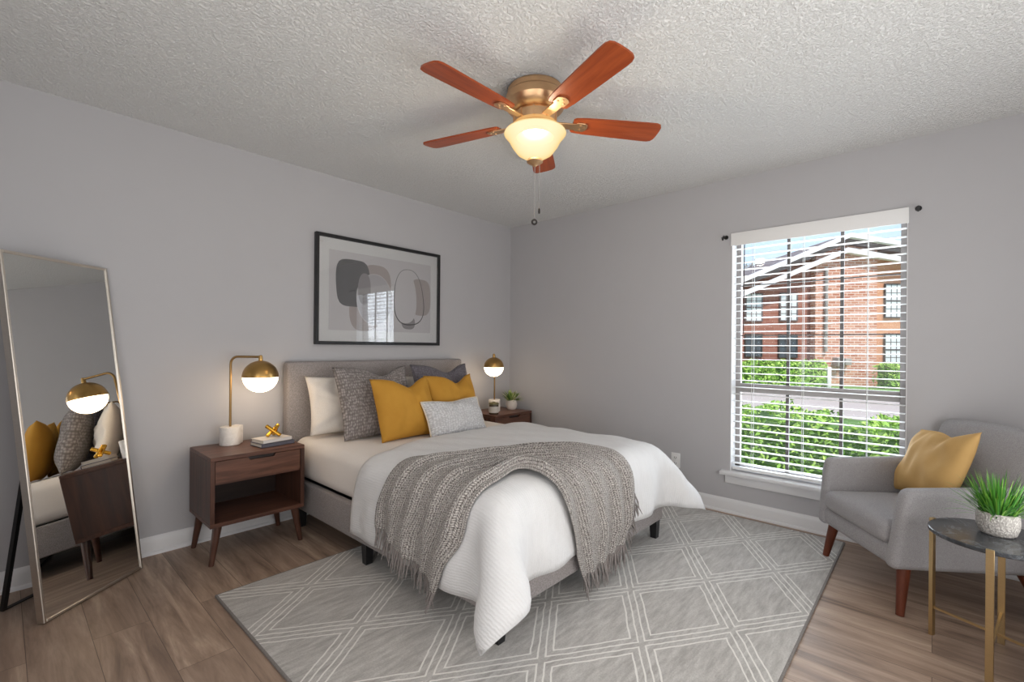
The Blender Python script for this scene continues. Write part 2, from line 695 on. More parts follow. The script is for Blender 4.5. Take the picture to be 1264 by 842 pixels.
for a in ((925, 363, 944, 396, 0.33, 'extglass', 'soffit'), (968, 362, 988, 395, 0.33, 'extglass', 'soffit'), (925, 414, 944, 440, 0.33, 'extdark', 'bronze'),
          (967, 414, 988, 441, 0.33, 'extdark', 'bronze'), (1097, 350, 1118, 390, 0.23, 'extglass', 'bronze'), (1097, 412, 1118, 450, 0.23, 'extglass', 'bronze')):
    ext_window(*a[:5], M[a[5]], M[a[6]])
b = BM()
tube(b, [(bx_(1018), -0.08, bz_(434)), (bx_(1018), -0.08, bz_(330))], 0.07, 10)
obj('downspout', b, M['pipe'], bld)
b = BM()
box(b, (bx_(1028), -0.35, bz_(452)), (bx_(1036), 0, bz_(441)), 0.02); box(b, (bx_(1038), -0.3, bz_(450)), (bx_(1046), 0, bz_(442)), 0.02)
obj('meter_box', b, M['pipe'], bld)
b = BM()
box(b, (bx_(1005), -0.5, 0.0), (bx_(1010), -0.1, bz_(452)), 0.03)
ub = obj('utility_box', b, M['fascia'])
ub.matrix_world = Matrix.Translation(E(0, 20.6, GZ)) @ Matrix.Rotation(ext_rot, 4, 'Z')
tag(ub, 'pale upright utility box standing against the brick building', 'utility box')

M['leaf_bright'] = paint('bright_leaf', '#c4e272', 0.55, var=0.35)
M['leaf_mid'] = paint('mid_leaf', '#9cc656', 0.55, var=0.35)
M['leaf_dark'] = paint('dark_leaf', '#5d7f34', 0.7, var=0.3)
M['bark'] = paint('bark', '#6d594a', 0.9, (30, 0.6, 0.02))


def leaf_cloud(n, fn, size, seed):
    """n small creased leaves; fn(rng) -> point, outward normal"""
    g = np.random.default_rng(seed)
    V, F_, mi = [], [], []
    for k in range(n):
        p, nn = fn(g)
        d = g.normal(size=3) * 0.7 + nn
        d /= np.linalg.norm(d)
        a = np.cross(d, g.normal(size=3)); a /= np.linalg.norm(a)
        c_ = np.cross(d, a)
        s = size * g.uniform(0.6, 1.3)
        i = len(V)
        V += [p - a * s, p + c_ * s * 0.45 - d * 0.15 * s, p + a * s, p - c_ * s * 0.45 - d * 0.15 * s]
        F_ += [(i, i + 1, i + 2), (i, i + 2, i + 3)]
        m_ = int(g.choice([0, 0, 1, 1, 2]))
        mi += [m_, m_]
    return V, F_, mi


def hedge(name, label, L, Wd, H, loc, rotz, n, size, seed, group):
    h = thing(name, label, 'hedge', loc, rotz, group)
    core = BM(); box(core, (-L / 2 + size, -Wd / 2 + size, 0), (L / 2 - size, Wd / 2 - size, H - size), 0.06, 3)
    obj('branches', core, M['leaf_dark'], h)

    def fn(g):
        f = g.random()
        x = g.uniform(-L / 2, L / 2)
        bumpy = 0.05 * math.sin(x * 5 + seed) + 0.04 * math.sin(x * 13) + g.normal() * 0.02
        if f < 0.45:
            return np.array([x, g.uniform(-Wd / 2, Wd / 2), H + bumpy]), np.array([0, 0, 1.0])
        if f < 0.9:
            return np.array([x, -Wd / 2 - bumpy * 0.5, g.uniform(0.02, H)]), np.array([0, -1.0, 0.3])
        return np.array([(-1 if g.random() < .5 else 1) * L / 2, g.uniform(-Wd / 2, Wd / 2), g.uniform(0, H)]), np.array([0, 0, 1.0])
    V, F_, mi = leaf_cloud(n, fn, size, seed)
    raw('foliage', V, F_, [M['leaf_bright'], M['leaf_mid'], M['leaf_dark']], h, smooth=False, mi=mi)
    return h


hedge('hedge', 'bright green clipped hedge growing just outside the window', 5.5, 0.9, 0.92, (2.35, -2.3, GZ), R(-90) + R(-4), 9000, 0.036, 3, None)
hedge('hedge', 'green hedge along the foot of the darker left wing of the building', 4.0, 0.9, bz_(447), E(bx_(944), 20.3, GZ), ext_rot, 2600, 0.09, 5, None)
hedge('hedge', 'green bush by the right corner of the orange brick building', 3.2, 0.9, bz_(450), E(bx_(1108), 19.9, GZ), ext_rot, 1800, 0.09, 8, None)

tr = thing('tree', 'thin pale tree rising behind the left end of the building roof', 'tree', E(16.2, 31.5, GZ), 0)
b = BM(); tube(b, [(0, 0, 0), (0.1, 0, 2.5), (0, 0.1, 5.0), (0.1, 0, 7.6)], [0.16, 0.12, 0.08, 0.02], 8)
for k in range(7):
    a = k * 2.4
    tube(b, [(0.03, 0.05, 3.8 + 0.35 * k), (0.7 * math.cos(a), 0.7 * math.sin(a), 4.6 + 0.33 * k)], [0.04, 0.01], 6)
obj('trunk', b, M['bark'], tr)
M['leaf_pale'] = paint('pale_leaf', '#b9a9a2', 0.7, var=0.3)


def fnT(g):
    d = g.normal(size=3); d /= np.linalg.norm(d)
    return np.array([0, 0, 6.5]) + d * np.array([1.1, 1.1, 1.2]) * g.random() ** 0.4, d


V, F_, mi = leaf_cloud(500, fnT, 0.09, 11)
raw('crown', V, F_, [M['leaf_pale'], M['leaf_pale'], M['leaf_dark']], tr, smooth=False, mi=mi)

# ------------------------------------------------------------------ bed
M['upholstery'] = fabric('taupe_upholstery', '#837d7c', '#aaa4a3', 260, 0.5)
M['blackleg'] = paint('black_leg', '#1c1c1e', 0.4)
M['sheet'] = fabric('cream_sheet', '#e9e2dc', '#f3eee9', 500, 0.08, sheen=0.05)
BX0, BX1, BYF, MT = -2.28, -0.805, -2.04, 0.58
bed = thing('bed_frame', 'taupe upholstered platform bed frame with tall headboard and black legs', 'bed', ((BX0 + BX1) / 2, -0.03, 0))
cx = (BX0 + BX1) / 2


def bedlocal(lo, hi):
    return (lo[0] - cx, lo[1] + 0.03, lo[2]), (hi[0] - cx, hi[1] + 0.03, hi[2])


def bedpart(name, lo, hi, mat, bev=0.01, seg=3):
    b = BM(); l, h = bedlocal(lo, hi); box(b, l, h, bev, seg)
    return obj(name, b, mat, bed)


bedpart('headboard', (-2.30, -0.105, 0.12), (-0.757, -0.022, 1.08), M['upholstery'], 0.018)
bedpart('side_rail', (BX0, BYF + 0.02, 0.13), (BX0 + 0.045, -0.10, 0.315), M['upholstery'])
bedpart('side_rail', (BX1 - 0.045, BYF + 0.02, 0.13), (BX1, -0.10, 0.315), M['upholstery'])
bedpart('foot_rail', (BX0, BYF, 0.13), (BX1, BYF + 0.045, 0.315), M['upholstery'])
bedpart('slat_base', (BX0 + 0.04, BYF + 0.04, 0.24), (BX1 - 0.04, -0.10, 0.30), M['blackleg'], 0.004)
for x, y, z0 in ((BX0 + 0.04, BYF + 0.04, 0.013), (BX1 - 0.028, BYF + 0.04, 0.013), (BX0 + 0.04, -1.015, 0.013), (BX1 - 0.04, -1.015, 0.013), (BX0 + 0.04, -0.2, 0.0), (BX1 - 0.04, -0.2, 0.0)):
    b = BM()
    tube(b, [(x - cx, y + 0.03, z0), (x - cx, y + 0.03, 0.14)], [0.019, 0.025], square=True)
    obj('leg', b, M['blackleg'], bed, angle=30)

b = BM()
box(b, (BX0 + 0.012, BYF + 0.012, 0.317), (BX1 - 0.022, -0.108, MT), 0.07, 6)
bmesh.ops.subdivide_edges(b, edges=[e_ for e_ in b.edges if e_.calc_length() > 0.3], cuts=24, use_grid_fill=True)
for vv in b.verts:
    p = vv.co
    s_ = 0.004 * math.sin(p.y * 17 + p.z * 9) * math.sin(p.x * 3 + p.z * 21)
    if p.z < 0.55 and p.x < BX0 + 0.05:
        vv.co.x += s_
mat_o = obj('mattress', b, M['sheet'], angle=60)
tag(mat_o, 'thick mattress in a cream fitted sheet on the upholstered bed', 'mattress')


# --- duvet: a cloth settled over the mattress
def settle(P, L, box_lo, box_hi, rad, thick, steps, iters, seed=1):
    P = P.copy(); Q = P.copy()
    n, m = P.shape[:2]
    c = (np.array(box_lo) + np.array(box_hi)) / 2
    h = (np.array(box_hi) - np.array(box_lo)) / 2 - rad
    cons = []

    def add(sa, sb, k):
        cons.append((sa, sb, np.linalg.norm(L[sb] - L[sa], axis=-1), k))
    S = slice
    for par in (0, 1):
        a, e_ = par, par + 1
        na = (m - par) // 2
        add((S(None), S(a, a + 2 * na, 2)), (S(None), S(e_, e_ + 2 * na, 2)), 1.0)
        nb = (n - par) // 2
        add((S(a, a + 2 * nb, 2), S(None)), (S(e_, e_ + 2 * nb, 2), S(None)), 1.0)
        add((S(a, a + 2 * nb, 2), S(0, m - 1)), (S(e_, e_ + 2 * nb, 2), S(1, m)), 0.35)
        add((S(a, a + 2 * nb, 2), S(1, m)), (S(e_, e_ + 2 * nb, 2), S(0, m - 1)), 0.35)
    for st, BK in ((2, 0.10), (4, 0.02)):
        for r_ in range(2 * st):
            ja = np.arange(r_, m - st, 2 * st)
            if len(ja):
                add((S(None), ja), (S(None), ja + st), BK)
            ia = np.arange(r_, n - st, 2 * st)
            if len(ia):
                add((ia, S(None)), (ia + st, S(None)), BK)
    for s_ in range(steps):
        vel = (P - Q) * 0.965
        Q = P.copy()
        P = P + vel
        P[..., 2] -= 0.0006
        for it in range(iters):
            for sa, sb, l0, k in cons:
                A_, B_ = P[sa], P[sb]
                d = B_ - A_
                l = np.linalg.norm(d, axis=-1) + 1e-9
                cor = (k * 0.5 * (l - l0) / l)[..., None] * d
                P[sa] = A_ + cor
                P[sb] = B_ - cor
            q = P - c
            a = np.abs(q) - h
            o_ = np.maximum(a, 0)
            ln = np.linalg.norm(o_, axis=-1)
            ins = np.minimum(a.max(-1), 0)
            sd = ln + ins - rad
            nrm = np.where(ln[..., None] > 1e-9, o_ / (ln[..., None] + 1e-12), (a == a.max(-1, keepdims=True)) * 1.0) * np.sign(q)
            pen = np.maximum(thick - sd, 0)
            hit = pen > 0
            P = P + nrm * pen[..., None]
            dv = P - Q
            tang = dv - (dv * nrm).sum(-1, keepdims=True) * nrm
            P = P - tang * (hit * 0.5)[..., None]
            P[..., 2] = np.maximum(P[..., 2], 0.03)
    return P


def sstep(a, b_, x):
    x = np.clip((x - a) / (b_ - a), 0, 1)
    return x * x * (3 - 2 * x)


SL, SR, TF = -2.28 - 0.385, -0.805 + 0.31, -2.04 - 0.325


def head_edge(s):
    return -0.85 - 0.07 * (1 - sstep(-2.45, -1.55, s)) - 0.12 * np.exp(-((s + 2.2) / 0.22) ** 2)


NI, NJ = 44, 62
ss = np.linspace(SL, SR, NJ)
uu = np.linspace(0, 1, NI)
HE = head_edge(ss)
REST = np.zeros((NI, NJ, 3))
REST[..., 0] = ss[None, :]
REST[..., 1] = HE[None, :] * (1 - uu[:, None]) + TF * uu[:, None]
# the sewn corners are slightly rounded
for edge_s, corner in ((SL, -1), (SR, 1)):
    ks = np.clip(1 - np.abs(REST[..., 0] - edge_s) / 0.38, 0, 1)
    kt = np.clip(1 - np.abs(REST[..., 1] - TF) / 0.33, 0, 1)
    REST[..., 0] -= corner * (0.025 if corner < 0 else 0.03) * ks * kt
    REST[..., 1] += (0.085 if corner < 0 else 0.02) * ks * kt
P0 = REST.copy()
P0[..., 2] = 0.66 + 0.002 * np.sin(REST[..., 0] * 31) * np.sin(REST[..., 1] * 23)
DV = settle(P0, REST, (BX0, BYF, 0.10), (BX1 - 0.002, -0.11, MT + 0.004), 0.08, 0.012, 300, 16)


def smooth_grid(G, it=2, k=0.4):
    G = G.copy()
    for _ in range(it):
        H_ = G.copy()
        H_[1:-1] += k * ((G[:-2] + G[2:]) / 2 - G[1:-1])
        G2 = H_.copy()
        G2[:, 1:-1] += k * ((H_[:, :-2] + H_[:, 2:]) / 2 - H_[:, 1:-1])
        G = G2
    return G


DV = smooth_grid(DV, 2)


def grid_normals(G):
    du = np.gradient(G, axis=1)
    dv = np.gradient(G, axis=0)
    n = np.cross(dv, du)
    n /= np.linalg.norm(n, axis=-1, keepdims=True) + 1e-12
    return n


DN = grid_normals(DV)
if DN[10, 40, 2] < 0:
    DN = -DN
for _ in range(3):
    DN = smooth_grid(DN, 1, 0.5)
DN /= np.linalg.norm(DN, axis=-1, keepdims=True)
DTH = 0.022


def sheet_mesh(name, top, bot, uv, mat, parent=None):
    n, m = top.shape[:2]
    V = np.concatenate([top.reshape(-1, 3), bot.reshape(-1, 3)])
    U = np.concatenate([uv.reshape(-1, 2), uv.reshape(-1, 2)])
    idx = np.arange(n * m).reshape(n, m)
    o2 = n * m
    F_ = []
    for i in range(n - 1):
        for j in range(m - 1):
            a, b_, c_, d = idx[i, j], idx[i, j + 1], idx[i + 1, j + 1], idx[i + 1, j]
            F_.append((a, d, c_, b_)); F_.append((a + o2, b_ + o2, c_ + o2, d + o2))
    per = list(idx[0, :]) + list(idx[1:, -1]) + list(idx[-1, -2::-1]) + list(idx[-2:0:-1, 0])
    for a, b_ in zip(per, per[1:] + per[:1]):
        F_.append((a, b_, b_ + o2, a + o2))
    o = raw(name, V, F_, mat, parent, uvs=U, angle=180)
    bb = bmesh.new(); bb.from_mesh(o.data); bmesh.ops.recalc_face_normals(bb, faces=bb.faces[:]); bb.to_mesh(o.data); bb.free()
    return o


t = NT('white_crinkle_cotton').set(0.85, 0, 0.2, 0.1)
v = t.coords('UV')
w1 = t.node('ShaderNodeTexWave', bands_direction='X'); w1.inputs['Scale'].default_value = 26; w1.inputs['Distortion'].default_value = 3.0; w1.inputs['Detail'].default_value = 3; w1.inputs['Detail Scale'].default_value = 3
t.link(v, w1.inputs['Vector'])
w2 = t.node('ShaderNodeTexWave', bands_direction='Y'); w2.inputs['Scale'].default_value = 30; w2.inputs['Distortion'].default_value = 2.0; w2.inputs['Detail'].default_value = 2
t.link(v, w2.inputs['Vector'])
n3 = t.noise(t.coords('UV', (1, 0.35, 1)), 26, 4, 0.6)
t.base(t.mix(n3, '#dededf', '#ebebec'))
t.bump(t.math('ADD', t.math('ADD', t.math('MULTIPLY', w1.outputs['Fac'], 0.5), t.math('MULTIPLY', w2.outputs['Fac'], 0.10)), t.math('MULTIPLY', n3, 2.4)), 0.38, 0.005)
M['duvet'] = t.m

wr = 0.004 * np.sin(REST[..., 0] * 13 + 3 * np.sin(REST[..., 1] * 5)) * np.sin(REST[..., 1] * 8 + 1.0) + 0.003 * np.sin(REST[..., 0] * 29 + REST[..., 1] * 17)
hang_f = np.clip((-2.06 - REST[..., 1]) / 0.3, 0, 1)
hang_l = np.clip((-2.30 - REST[..., 0]) / 0.36, 0, 1)
wr = wr + 0.010 * hang_f * np.sin(REST[..., 0] * 34 + 1.5 * np.sin(REST[..., 0] * 9) + 2 * REST[..., 1]) + 0.007 * hang_l * np.sin(REST[..., 1] * 30 + 2 * np.sin(REST[..., 1] * 7))
edge = np.minimum(np.minimum(np.arange(NI)[:, None], NI - 1 - np.arange(NI)[:, None]) + 0 * ss, np.minimum(np.arange(NJ), NJ - 1 - np.arange(NJ))[None, :] + 0 * uu[:, None])
puff = np.clip(edge / 3.0, 0, 1) ** 0.5
TOP = DV + DN * (DTH * (0.25 + 0.75 * puff) + wr * puff)[..., None]
duv = sheet_mesh('duvet', TOP, DV + DN * 0.001, REST[..., :2].copy(), M['duvet'])
tag(duv, 'white crinkled cotton duvet draped over the mattress and the foot of the bed', 'duvet')


# --- knitted throw laid on the duvet
def on_duvet(s, t_, off):
    s = np.asarray(s, float); t_ = np.asarray(t_, float)
    sc_ = np.clip(s, SL, SR)
    he = head_edge(sc_)
    v_ = (t_ - he) / (TF - he)
    vc = np.clip(v_, 0, 1)
    fj = (sc_ - SL) / (SR - SL) * (NJ - 1); fi = vc * (NI - 1)
    j = np.clip(fj.astype(int), 0, NJ - 2); i = np.clip(fi.astype(int), 0, NI - 2)
    a, b_ = (fi - i)[..., None], (fj - j)[..., None]

    def bl(G):
        return G[i, j] * (1 - a) * (1 - b_) + G[i + 1, j] * a * (1 - b_) + G[i, j + 1] * (1 - a) * b_ + G[i + 1, j + 1] * a * b_
    p, n = bl(TOP), bl(DN)
    n = n / np.linalg.norm(n, axis=-1, keepdims=True)
    p = p + n * np.asarray(off)[..., None]
    ex = np.maximum(SL - s, 0) + np.maximum((v_ - 1), 0) * (he - TF)
    p[..., 2] -= ex
    return p, n


def catmull(K_, m):
    K_ = np.asarray(K_, float)
    K_ = np.concatenate([[2 * K_[0] - K_[1]], K_, [2 * K_[-1] - K_[-2]]])
    nseg = len(K_) - 3
    out = []
    for x in np.linspace(0, nseg - 1e-6, m):
        k = int(x); f = x - k
        p0, p1, p2, p3 = K_[k:k + 4]
        out.append(0.5 * (2 * p1 + (p2 - p0) * f + (2 * p0 - 5 * p1 + 4 * p2 - p3) * f * f + (3 * p1 - p0 - 3 * p2 + p3) * f ** 3))
    return np.array(out)


OUT = [(-2.53, -1.25), (-2.41, -1.27), (-2.28, -1.32), (-2.0, -1.385), (-1.75, -1.51), (-1.50, -1.72), (-1.36, -1.94), (-1.30, -2.14), (-1.28, -2.30), (-1.36, -2.42)]
INN = [(-2.68, -1.765), (-2.55, -1.81), (-2.42, -1.88), (-2.18, -1.92), (-2.00, -1.89), (-1.965, -1.99), (-1.93, -2.10), (-1.86, -2.24), (-1.80, -2.37), (-1.75, -2.48)]
NP, NQ = 150, 72
CO, CI = catmull(OUT, NP), catmull(INN, NP)
qq = np.linspace(0, 1, NQ)
pp = np.linspace(0, 1, NP)
ST_ = CO[:, None, :] * (1 - qq)[None, :, None] + CI[:, None, :] * qq[None, :, None]
gather = np.exp(-((pp - 0.50) / 0.16) ** 2)[:, None]
fold = (0.5 + 0.5 * np.sin(2 * PI * (4.2 * qq[None, :] + 0.35 * np.sin(5 * pp[:, None]) + 0.2))) ** 1.6
fold2 = 0.5 + 0.5 * np.sin(2 * PI * (8.5 * qq[None, :] - 0.9 * pp[:, None]))
OFF = 0.014 + 0.028 * fold * (0.65 + 0.6 * gather) + 0.006 * fold2 + 0.030 * gather * np.exp(-((qq[None, :] - 0.93) / 0.09) ** 2)
OFF *= 1.0
TP, TN = on_duvet(ST_[..., 0], ST_[..., 1], OFF)
TB = TP - TN * 0.010
for _ in range(1):
    TP = smooth_grid(TP, 1, 0.3)
seg_p = np.concatenate([[0], np.cumsum(np.linalg.norm(np.diff(TP[:, NQ // 2], axis=0), axis=1))])
UVT = np.zeros((NP, NQ, 2))
UVT[..., 0] = seg_p[:, None]
UVT[..., 1] = qq[None, :] * 0.62

t = NT('grey_chunky_knit').set(0.95, 0, 0.15, 0.2)
v = t.coords('UV')
n0 = t.noise(v, 45, 3, 0.6)
wv = t.node('ShaderNodeVectorMath', operation='MULTIPLY_ADD')
t.link(n0, wv.inputs[0]); wv.inputs[1].default_value = (0.016, 0.016, 0); t.link(v, wv.inputs[2])
sp_ = t.node('ShaderNodeSeparateXYZ'); t.link(wv.outputs[0], sp_.inputs[0])
U_, V_ = sp_.outputs['X'], sp_.outputs['Y']
row = t.math('ABSOLUTE', t.math('SINE', t.math('MULTIPLY', V_, PI / 0.0130)))
zig = t.math('ABSOLUTE', t.math('SUBTRACT', t.math('FRACT', t.math('MULTIPLY', V_, 0.5 / 0.0130)), 0.5))
st_ = t.math('ABSOLUTE', t.math('SINE', t.math('MULTIPLY', t.math('ADD', U_, t.math('MULTIPLY', zig, 0.020)), PI / 0.0115)))
hgt = t.math('MULTIPLY', t.math('POWER', row, 0.5), t.math('POWER', st_, 0.6))
c = t.ramp(hgt, [(0.10, '#443e3b'), (0.40, '#a19a96'), (0.8, '#dad4cf')])
c = t.mix(t.math('MULTIPLY', t.ramp(t.noise(v, 95, 2, 0.7), [(0.45, 0.0), (0.6, 1.0)]), 0.5), c, '#6f6865')
c = t.mix(t.math('MULTIPLY', t.ramp(t.noise(v, 60, 2), [(0.5, 0.0), (0.62, 1.0)]), 0.35), c, '#d6d1cd')
t.base(c)
t.bump(hgt, 0.9, 0.006)
M['knit'] = t.m
M['yarn'] = fabric('grey_yarn', '#7e7775', '#a49d9a', 300, 0.3)
throw = sheet_mesh('throw_blanket', TP, TB, UVT, M['knit'])
tag(throw, 'chunky grey knitted throw with fringed ends tossed over the corner of the white duvet', 'blanket')


def fringe(ends, outs, seed):
    g = np.random.default_rng(seed)
    bm = BM()
    for (p, d, o_) in ends:
        L_ = g.uniform(0.075, 0.12)
        q0 = Vector(p) - Vector(d) * 0.008
        pts = [q0]
        sw = Vector(g.normal(size=3)) * 0.006
        for k in range(1, 5):
            f = k / 4
            dirn = Vector(d) * (1 - f * 0.6) + Vector((0, 0, -1)) * (0.35 + f)
            pts.append(pts[-1] + dirn.normalized() * L_ / 4 + sw * 0.5 + Vector(o_) * 0.002 + Vector(g.normal(size=3)) * 0.0012)
        tube(bm, pts, [0.0035, 0.004, 0.0036, 0.003, 0.0012], 5)
    return bm


ends = []
g_ = np.random.default_rng(5)
for side, prev in ((0, 1), (NP - 1, NP - 2)):
    for k in range(84):
        x = k / 83 * (NQ - 1)
        j = min(int(x), NQ - 2); f = x - j
        p = TP[side, j] * (1 - f) + TP[side, j + 1] * f
        d = TP[side, j] - TP[prev, j]; d /= np.linalg.norm(d)
        ends.append((p - TN[side, j] * 0.005, d, TN[side, j]))
for k in range(26):     # the long edge that turns under at the foot carries fringe too
    i = int(NP * 0.80 + k / 26 * NP * 0.19)
    p = TP[i, 0]; d = TP[i, 0] - TP[i, 2]; d /= np.linalg.norm(d)
    ends.append((p, d, TN[i, 0]))
fr = obj('fringe', fringe(ends, None, 9), M['yarn'], throw)
fr['kind'] = 'stuff'


# ------------------------------------------------------------------ pillows
def knobby(name, c1, c2, su, sv, b=0.8):
    t = NT(name).set(0.92, 0, 0.15, 0.15)
    v = t.coords('UV')
    n0 = t.noise(v, 40, 2)
    k = t.node('ShaderNodeTexVoronoi'); k.inputs['Scale'].default_value = 1.0
    mp = t.node('ShaderNodeMapping'); mp.inputs['Scale'].default_value = (su, sv, 1)
    t.link(v, mp.inputs['Vector']); t.link(mp.outputs[0], k.inputs['Vector'])
    k.inputs['Randomness'].default_value = 0.45
    d = k.outputs['Distance']
    c = t.ramp(d, [(0.15, c2), (0.6, c1)])
    c = t.mix(t.math('MULTIPLY', n0, 0.25), c, c1)
    t.base(c)
    t.bump(t.math('SUBTRACT', 1.0, d), b, 0.006)
    return t.m


def velvet(name, c1, c2):
    t = NT(name).set(0.75, 0, 0.2, 0.6)
    v = t.coords('UV')
    t.b.inputs['Sheen Tint'].default_value = lin(c2)
    t.base(t.mix(t.noise(v, 9, 4), c1, c2))
    t.bump(t.noise(v, 500, 2), 0.15, 0.001)
    return t.m


M['mustard'] = velvet('mustard_velvet', '#b5812f', '#c8963f')
M['mustard_pale'] = velvet('mustard_linen', '#b9935a', '#c8a46c')
M['greyknob'] = knobby('grey_knobby_weave', '#77716f', '#b3acaa', 85, 48, 1.0)
M['greydark'] = knobby('dark_grey_weave', '#5e5a60', '#85818a', 70, 95, 0.7)
M['palewave'] = knobby('pale_chevron_weave', '#c2c1c3', '#efeff0', 48, 110, 0.9)
M['pillowwhite'] = fabric('white_pillowcase', '#ddd6ce', '#ebe5de', 300, 0.12, sheen=0.05)
M['piping'] = fabric('pale_piping', '#d9cdb8', '#e8dcc8', 300, 0.2)


def pillow(name, label, w, h, th, mat, loc, lean, rz=0.0, chop=0.0, chop_at=0.0, pinch=0.05, seed=0, group=None, roll=0.0, piping=None, ears=0.0, wrk=1.0):
    N = 34
    u = np.linspace(-1, 1, N)
    U, Vv = np.meshgrid(u, u)
    g = np.random.default_rng(seed)
    X = w / 2 * U * (1 - pinch * (1 - Vv ** 2))
    Z = h / 2 * Vv * (1 - pinch * 0.8 * (1 - U ** 2))
    cp = np.exp(-((U - chop_at) / 0.40) ** 2)
    topw = np.clip((Vv + 0.1) / 1.1, 0, 1) ** 1.5
    Z = Z - chop * cp * topw + ears * np.abs(U - chop_at) ** 2 * topw
    X = X - np.sign(U - chop_at) * 0.0
    T = th / 2 * np.clip((1 - np.abs(U) ** 2.4) * (1 - np.abs(Vv) ** 2.4), 0, 1) ** 0.55
    T = T * (1 + 0.10 * np.clip(-Vv, 0, 1))
    crease = np.exp(-((U - chop_at) / 0.10) ** 2) * topw * (0.45 if chop > 0 else 0)
    ph = g.uniform(0, 6, 6)
    wr_ = 0.004 * np.sin(4 * U + 6 * Vv + ph[0]) + 0.003 * np.sin(9 * U - 5 * Vv + ph[1]) + 0.002 * np.sin(17 * U * (1 + 0.3 * Vv) + ph[2])
    wr_ = wr_ * wrk + (0.005 * np.sin(13 * U + 5 * np.sin(4 * Vv + ph[3])) * np.clip(-U + 0.3, 0, 1) if wrk > 1 else 0)
    Tf = T * (1 - crease) + wr_ * np.clip(T / (th / 4), 0, 1)
    Tb = T * (1 - crease * 0.6)
    F3 = np.stack([X, -Tf, Z + h / 2], -1)
    B3 = np.stack([X, Tb, Z + h / 2], -1)
    B3[0] = F3[0]; B3[-1] = F3[-1]; B3[:, 0] = F3[:, 0]; B3[:, -1] = F3[:, -1]
    uv = np.stack([U * w / 2, Vv * h / 2], -1).reshape(-1, 2)
    idx = np.arange(N * N).reshape(N, N)
    F_ = []
    for i in range(N - 1):
        for j in range(N - 1):
            q = (idx[i, j], idx[i, j + 1], idx[i + 1, j + 1], idx[i + 1, j])
            F_.append(q); F_.append(tuple(x + N * N for x in q[::-1]))
    V = np.concatenate([F3.reshape(-1, 3), B3.reshape(-1, 3)])
    o = raw(name, V, F_, mat, None, uvs=np.concatenate([uv, uv]), angle=180)
    bb = bmesh.new(); bb.from_mesh(o.data)
    bmesh.ops.remove_doubles(bb, verts=bb.verts[:], dist=1e-5)
    bmesh.ops.recalc_face_normals(bb, faces=bb.faces[:])
    Rm = Matrix.Rotation(-lean, 4, 'X') @ Matrix.Rotation(roll, 4, 'Y')
    bmesh.ops.transform(bb, matrix=Rm, verts=bb.verts[:])
    zs = min(v_.co.z for v_ in bb.verts)
    for v_ in bb.verts:
        v_.co.z -= zs
    bb.to_mesh(o.data); bb.free()
    o.location = loc
    o.rotation_euler = (0, 0, rz)
    tag(o, label, 'pillow', group)
    if piping:
        per = [F3[0, j] for j in range(N)] + [F3[i, -1] for i in range(1, N)] + [F3[-1, j] for j in range(N - 2, -1, -1)] + [F3[i, 0] for i in range(N - 2, 0, -1)]
        pts = [(Rm @ Vector(p)) - Vector((0, 0, zs)) for p in per]
        pb = BM(); tube(pb, pts + [pts[0]], 0.005, 6)
        obj('piping', pb, piping, o)
    return o


ZB = MT + 0.002
pillow('sleeping_pillow', 'white sleeping pillow upright against the headboard nearest the left nightstand', 0.62, 0.40, 0.15, M['pillowwhite'], (-1.925, -0.30, ZB), R(17), seed=1, pinch=0.07, roll=R(2), wrk=1.8)
pillow('sleeping_pillow', 'white sleeping pillow mostly hidden behind the right hand cushions', 0.62, 0.38, 0.15, M['pillowwhite'], (-1.13, -0.255, ZB), R(12), seed=2, pinch=0.07, wrk=1.8)
pillow('throw_pillow', 'large knobbly grey square cushion with a dented top in front of the white pillow', 0.57, 0.50, 0.17, M['greyknob'], (-1.83, -0.52, ZB), R(21), chop=0.065, chop_at=0.25, seed=3, pinch=0.06)
pillow('throw_pillow', 'dark grey square cushion at back right with dented top against the headboard', 0.57, 0.49, 0.16, M['greydark'], (-1.19, -0.455, ZB), R(17), chop=0.065, chop_at=0.2, seed=4, pinch=0.06)
pillow('throw_pillow', 'mustard velvet cushion on the left of the pair with dented top', 0.48, 0.42, 0.17, M['mustard'], (-1.735, -0.715, ZB), R(20), rz=R(3), chop=0.065, chop_at=0.2, seed=5, pinch=0.06)
pillow('throw_pillow', 'mustard velvet cushion on the right of the pair behind the pale lumbar cushion', 0.48, 0.42, 0.16, M['mustard'], (-1.262, -0.655, ZB), R(20), rz=R(2), chop=0.065, chop_at=0.25, seed=6, pinch=0.06)
pillow('lumbar_pillow', 'small pale grey oblong lumbar cushion in front of the right mustard cushion', 0.52, 0.26, 0.13, M['palewave'], (-1.42, -0.845, ZB), R(27), chop=0.015, seed=7, pinch=0.05, piping=M['piping'])

# ------------------------------------------------------------------ rug
t = NT('patterned_rug').set(0.98, 0, 0.1, 0.25)
tcn = t.node('ShaderNodeTexCoord')
n0 = t.node('ShaderNodeTexNoise'); n0.inputs['Scale'].default_value = 14; n0.inputs['Detail'].default_value = 2
t.link(tcn.outputs['Object'], n0.inputs['Vector'])
wob = t.node('ShaderNodeVectorMath', operation='MULTIPLY_ADD')
t.link(n0.outputs['Color'], wob.inputs[0]); wob.inputs[1].default_value = (0.012, 0.012, 0); t.link(tcn.outputs['Object'], wob.inputs[2])
sp_ = t.node('ShaderNodeSeparateXYZ'); t.link(wob.outputs[0], sp_.inputs[0])
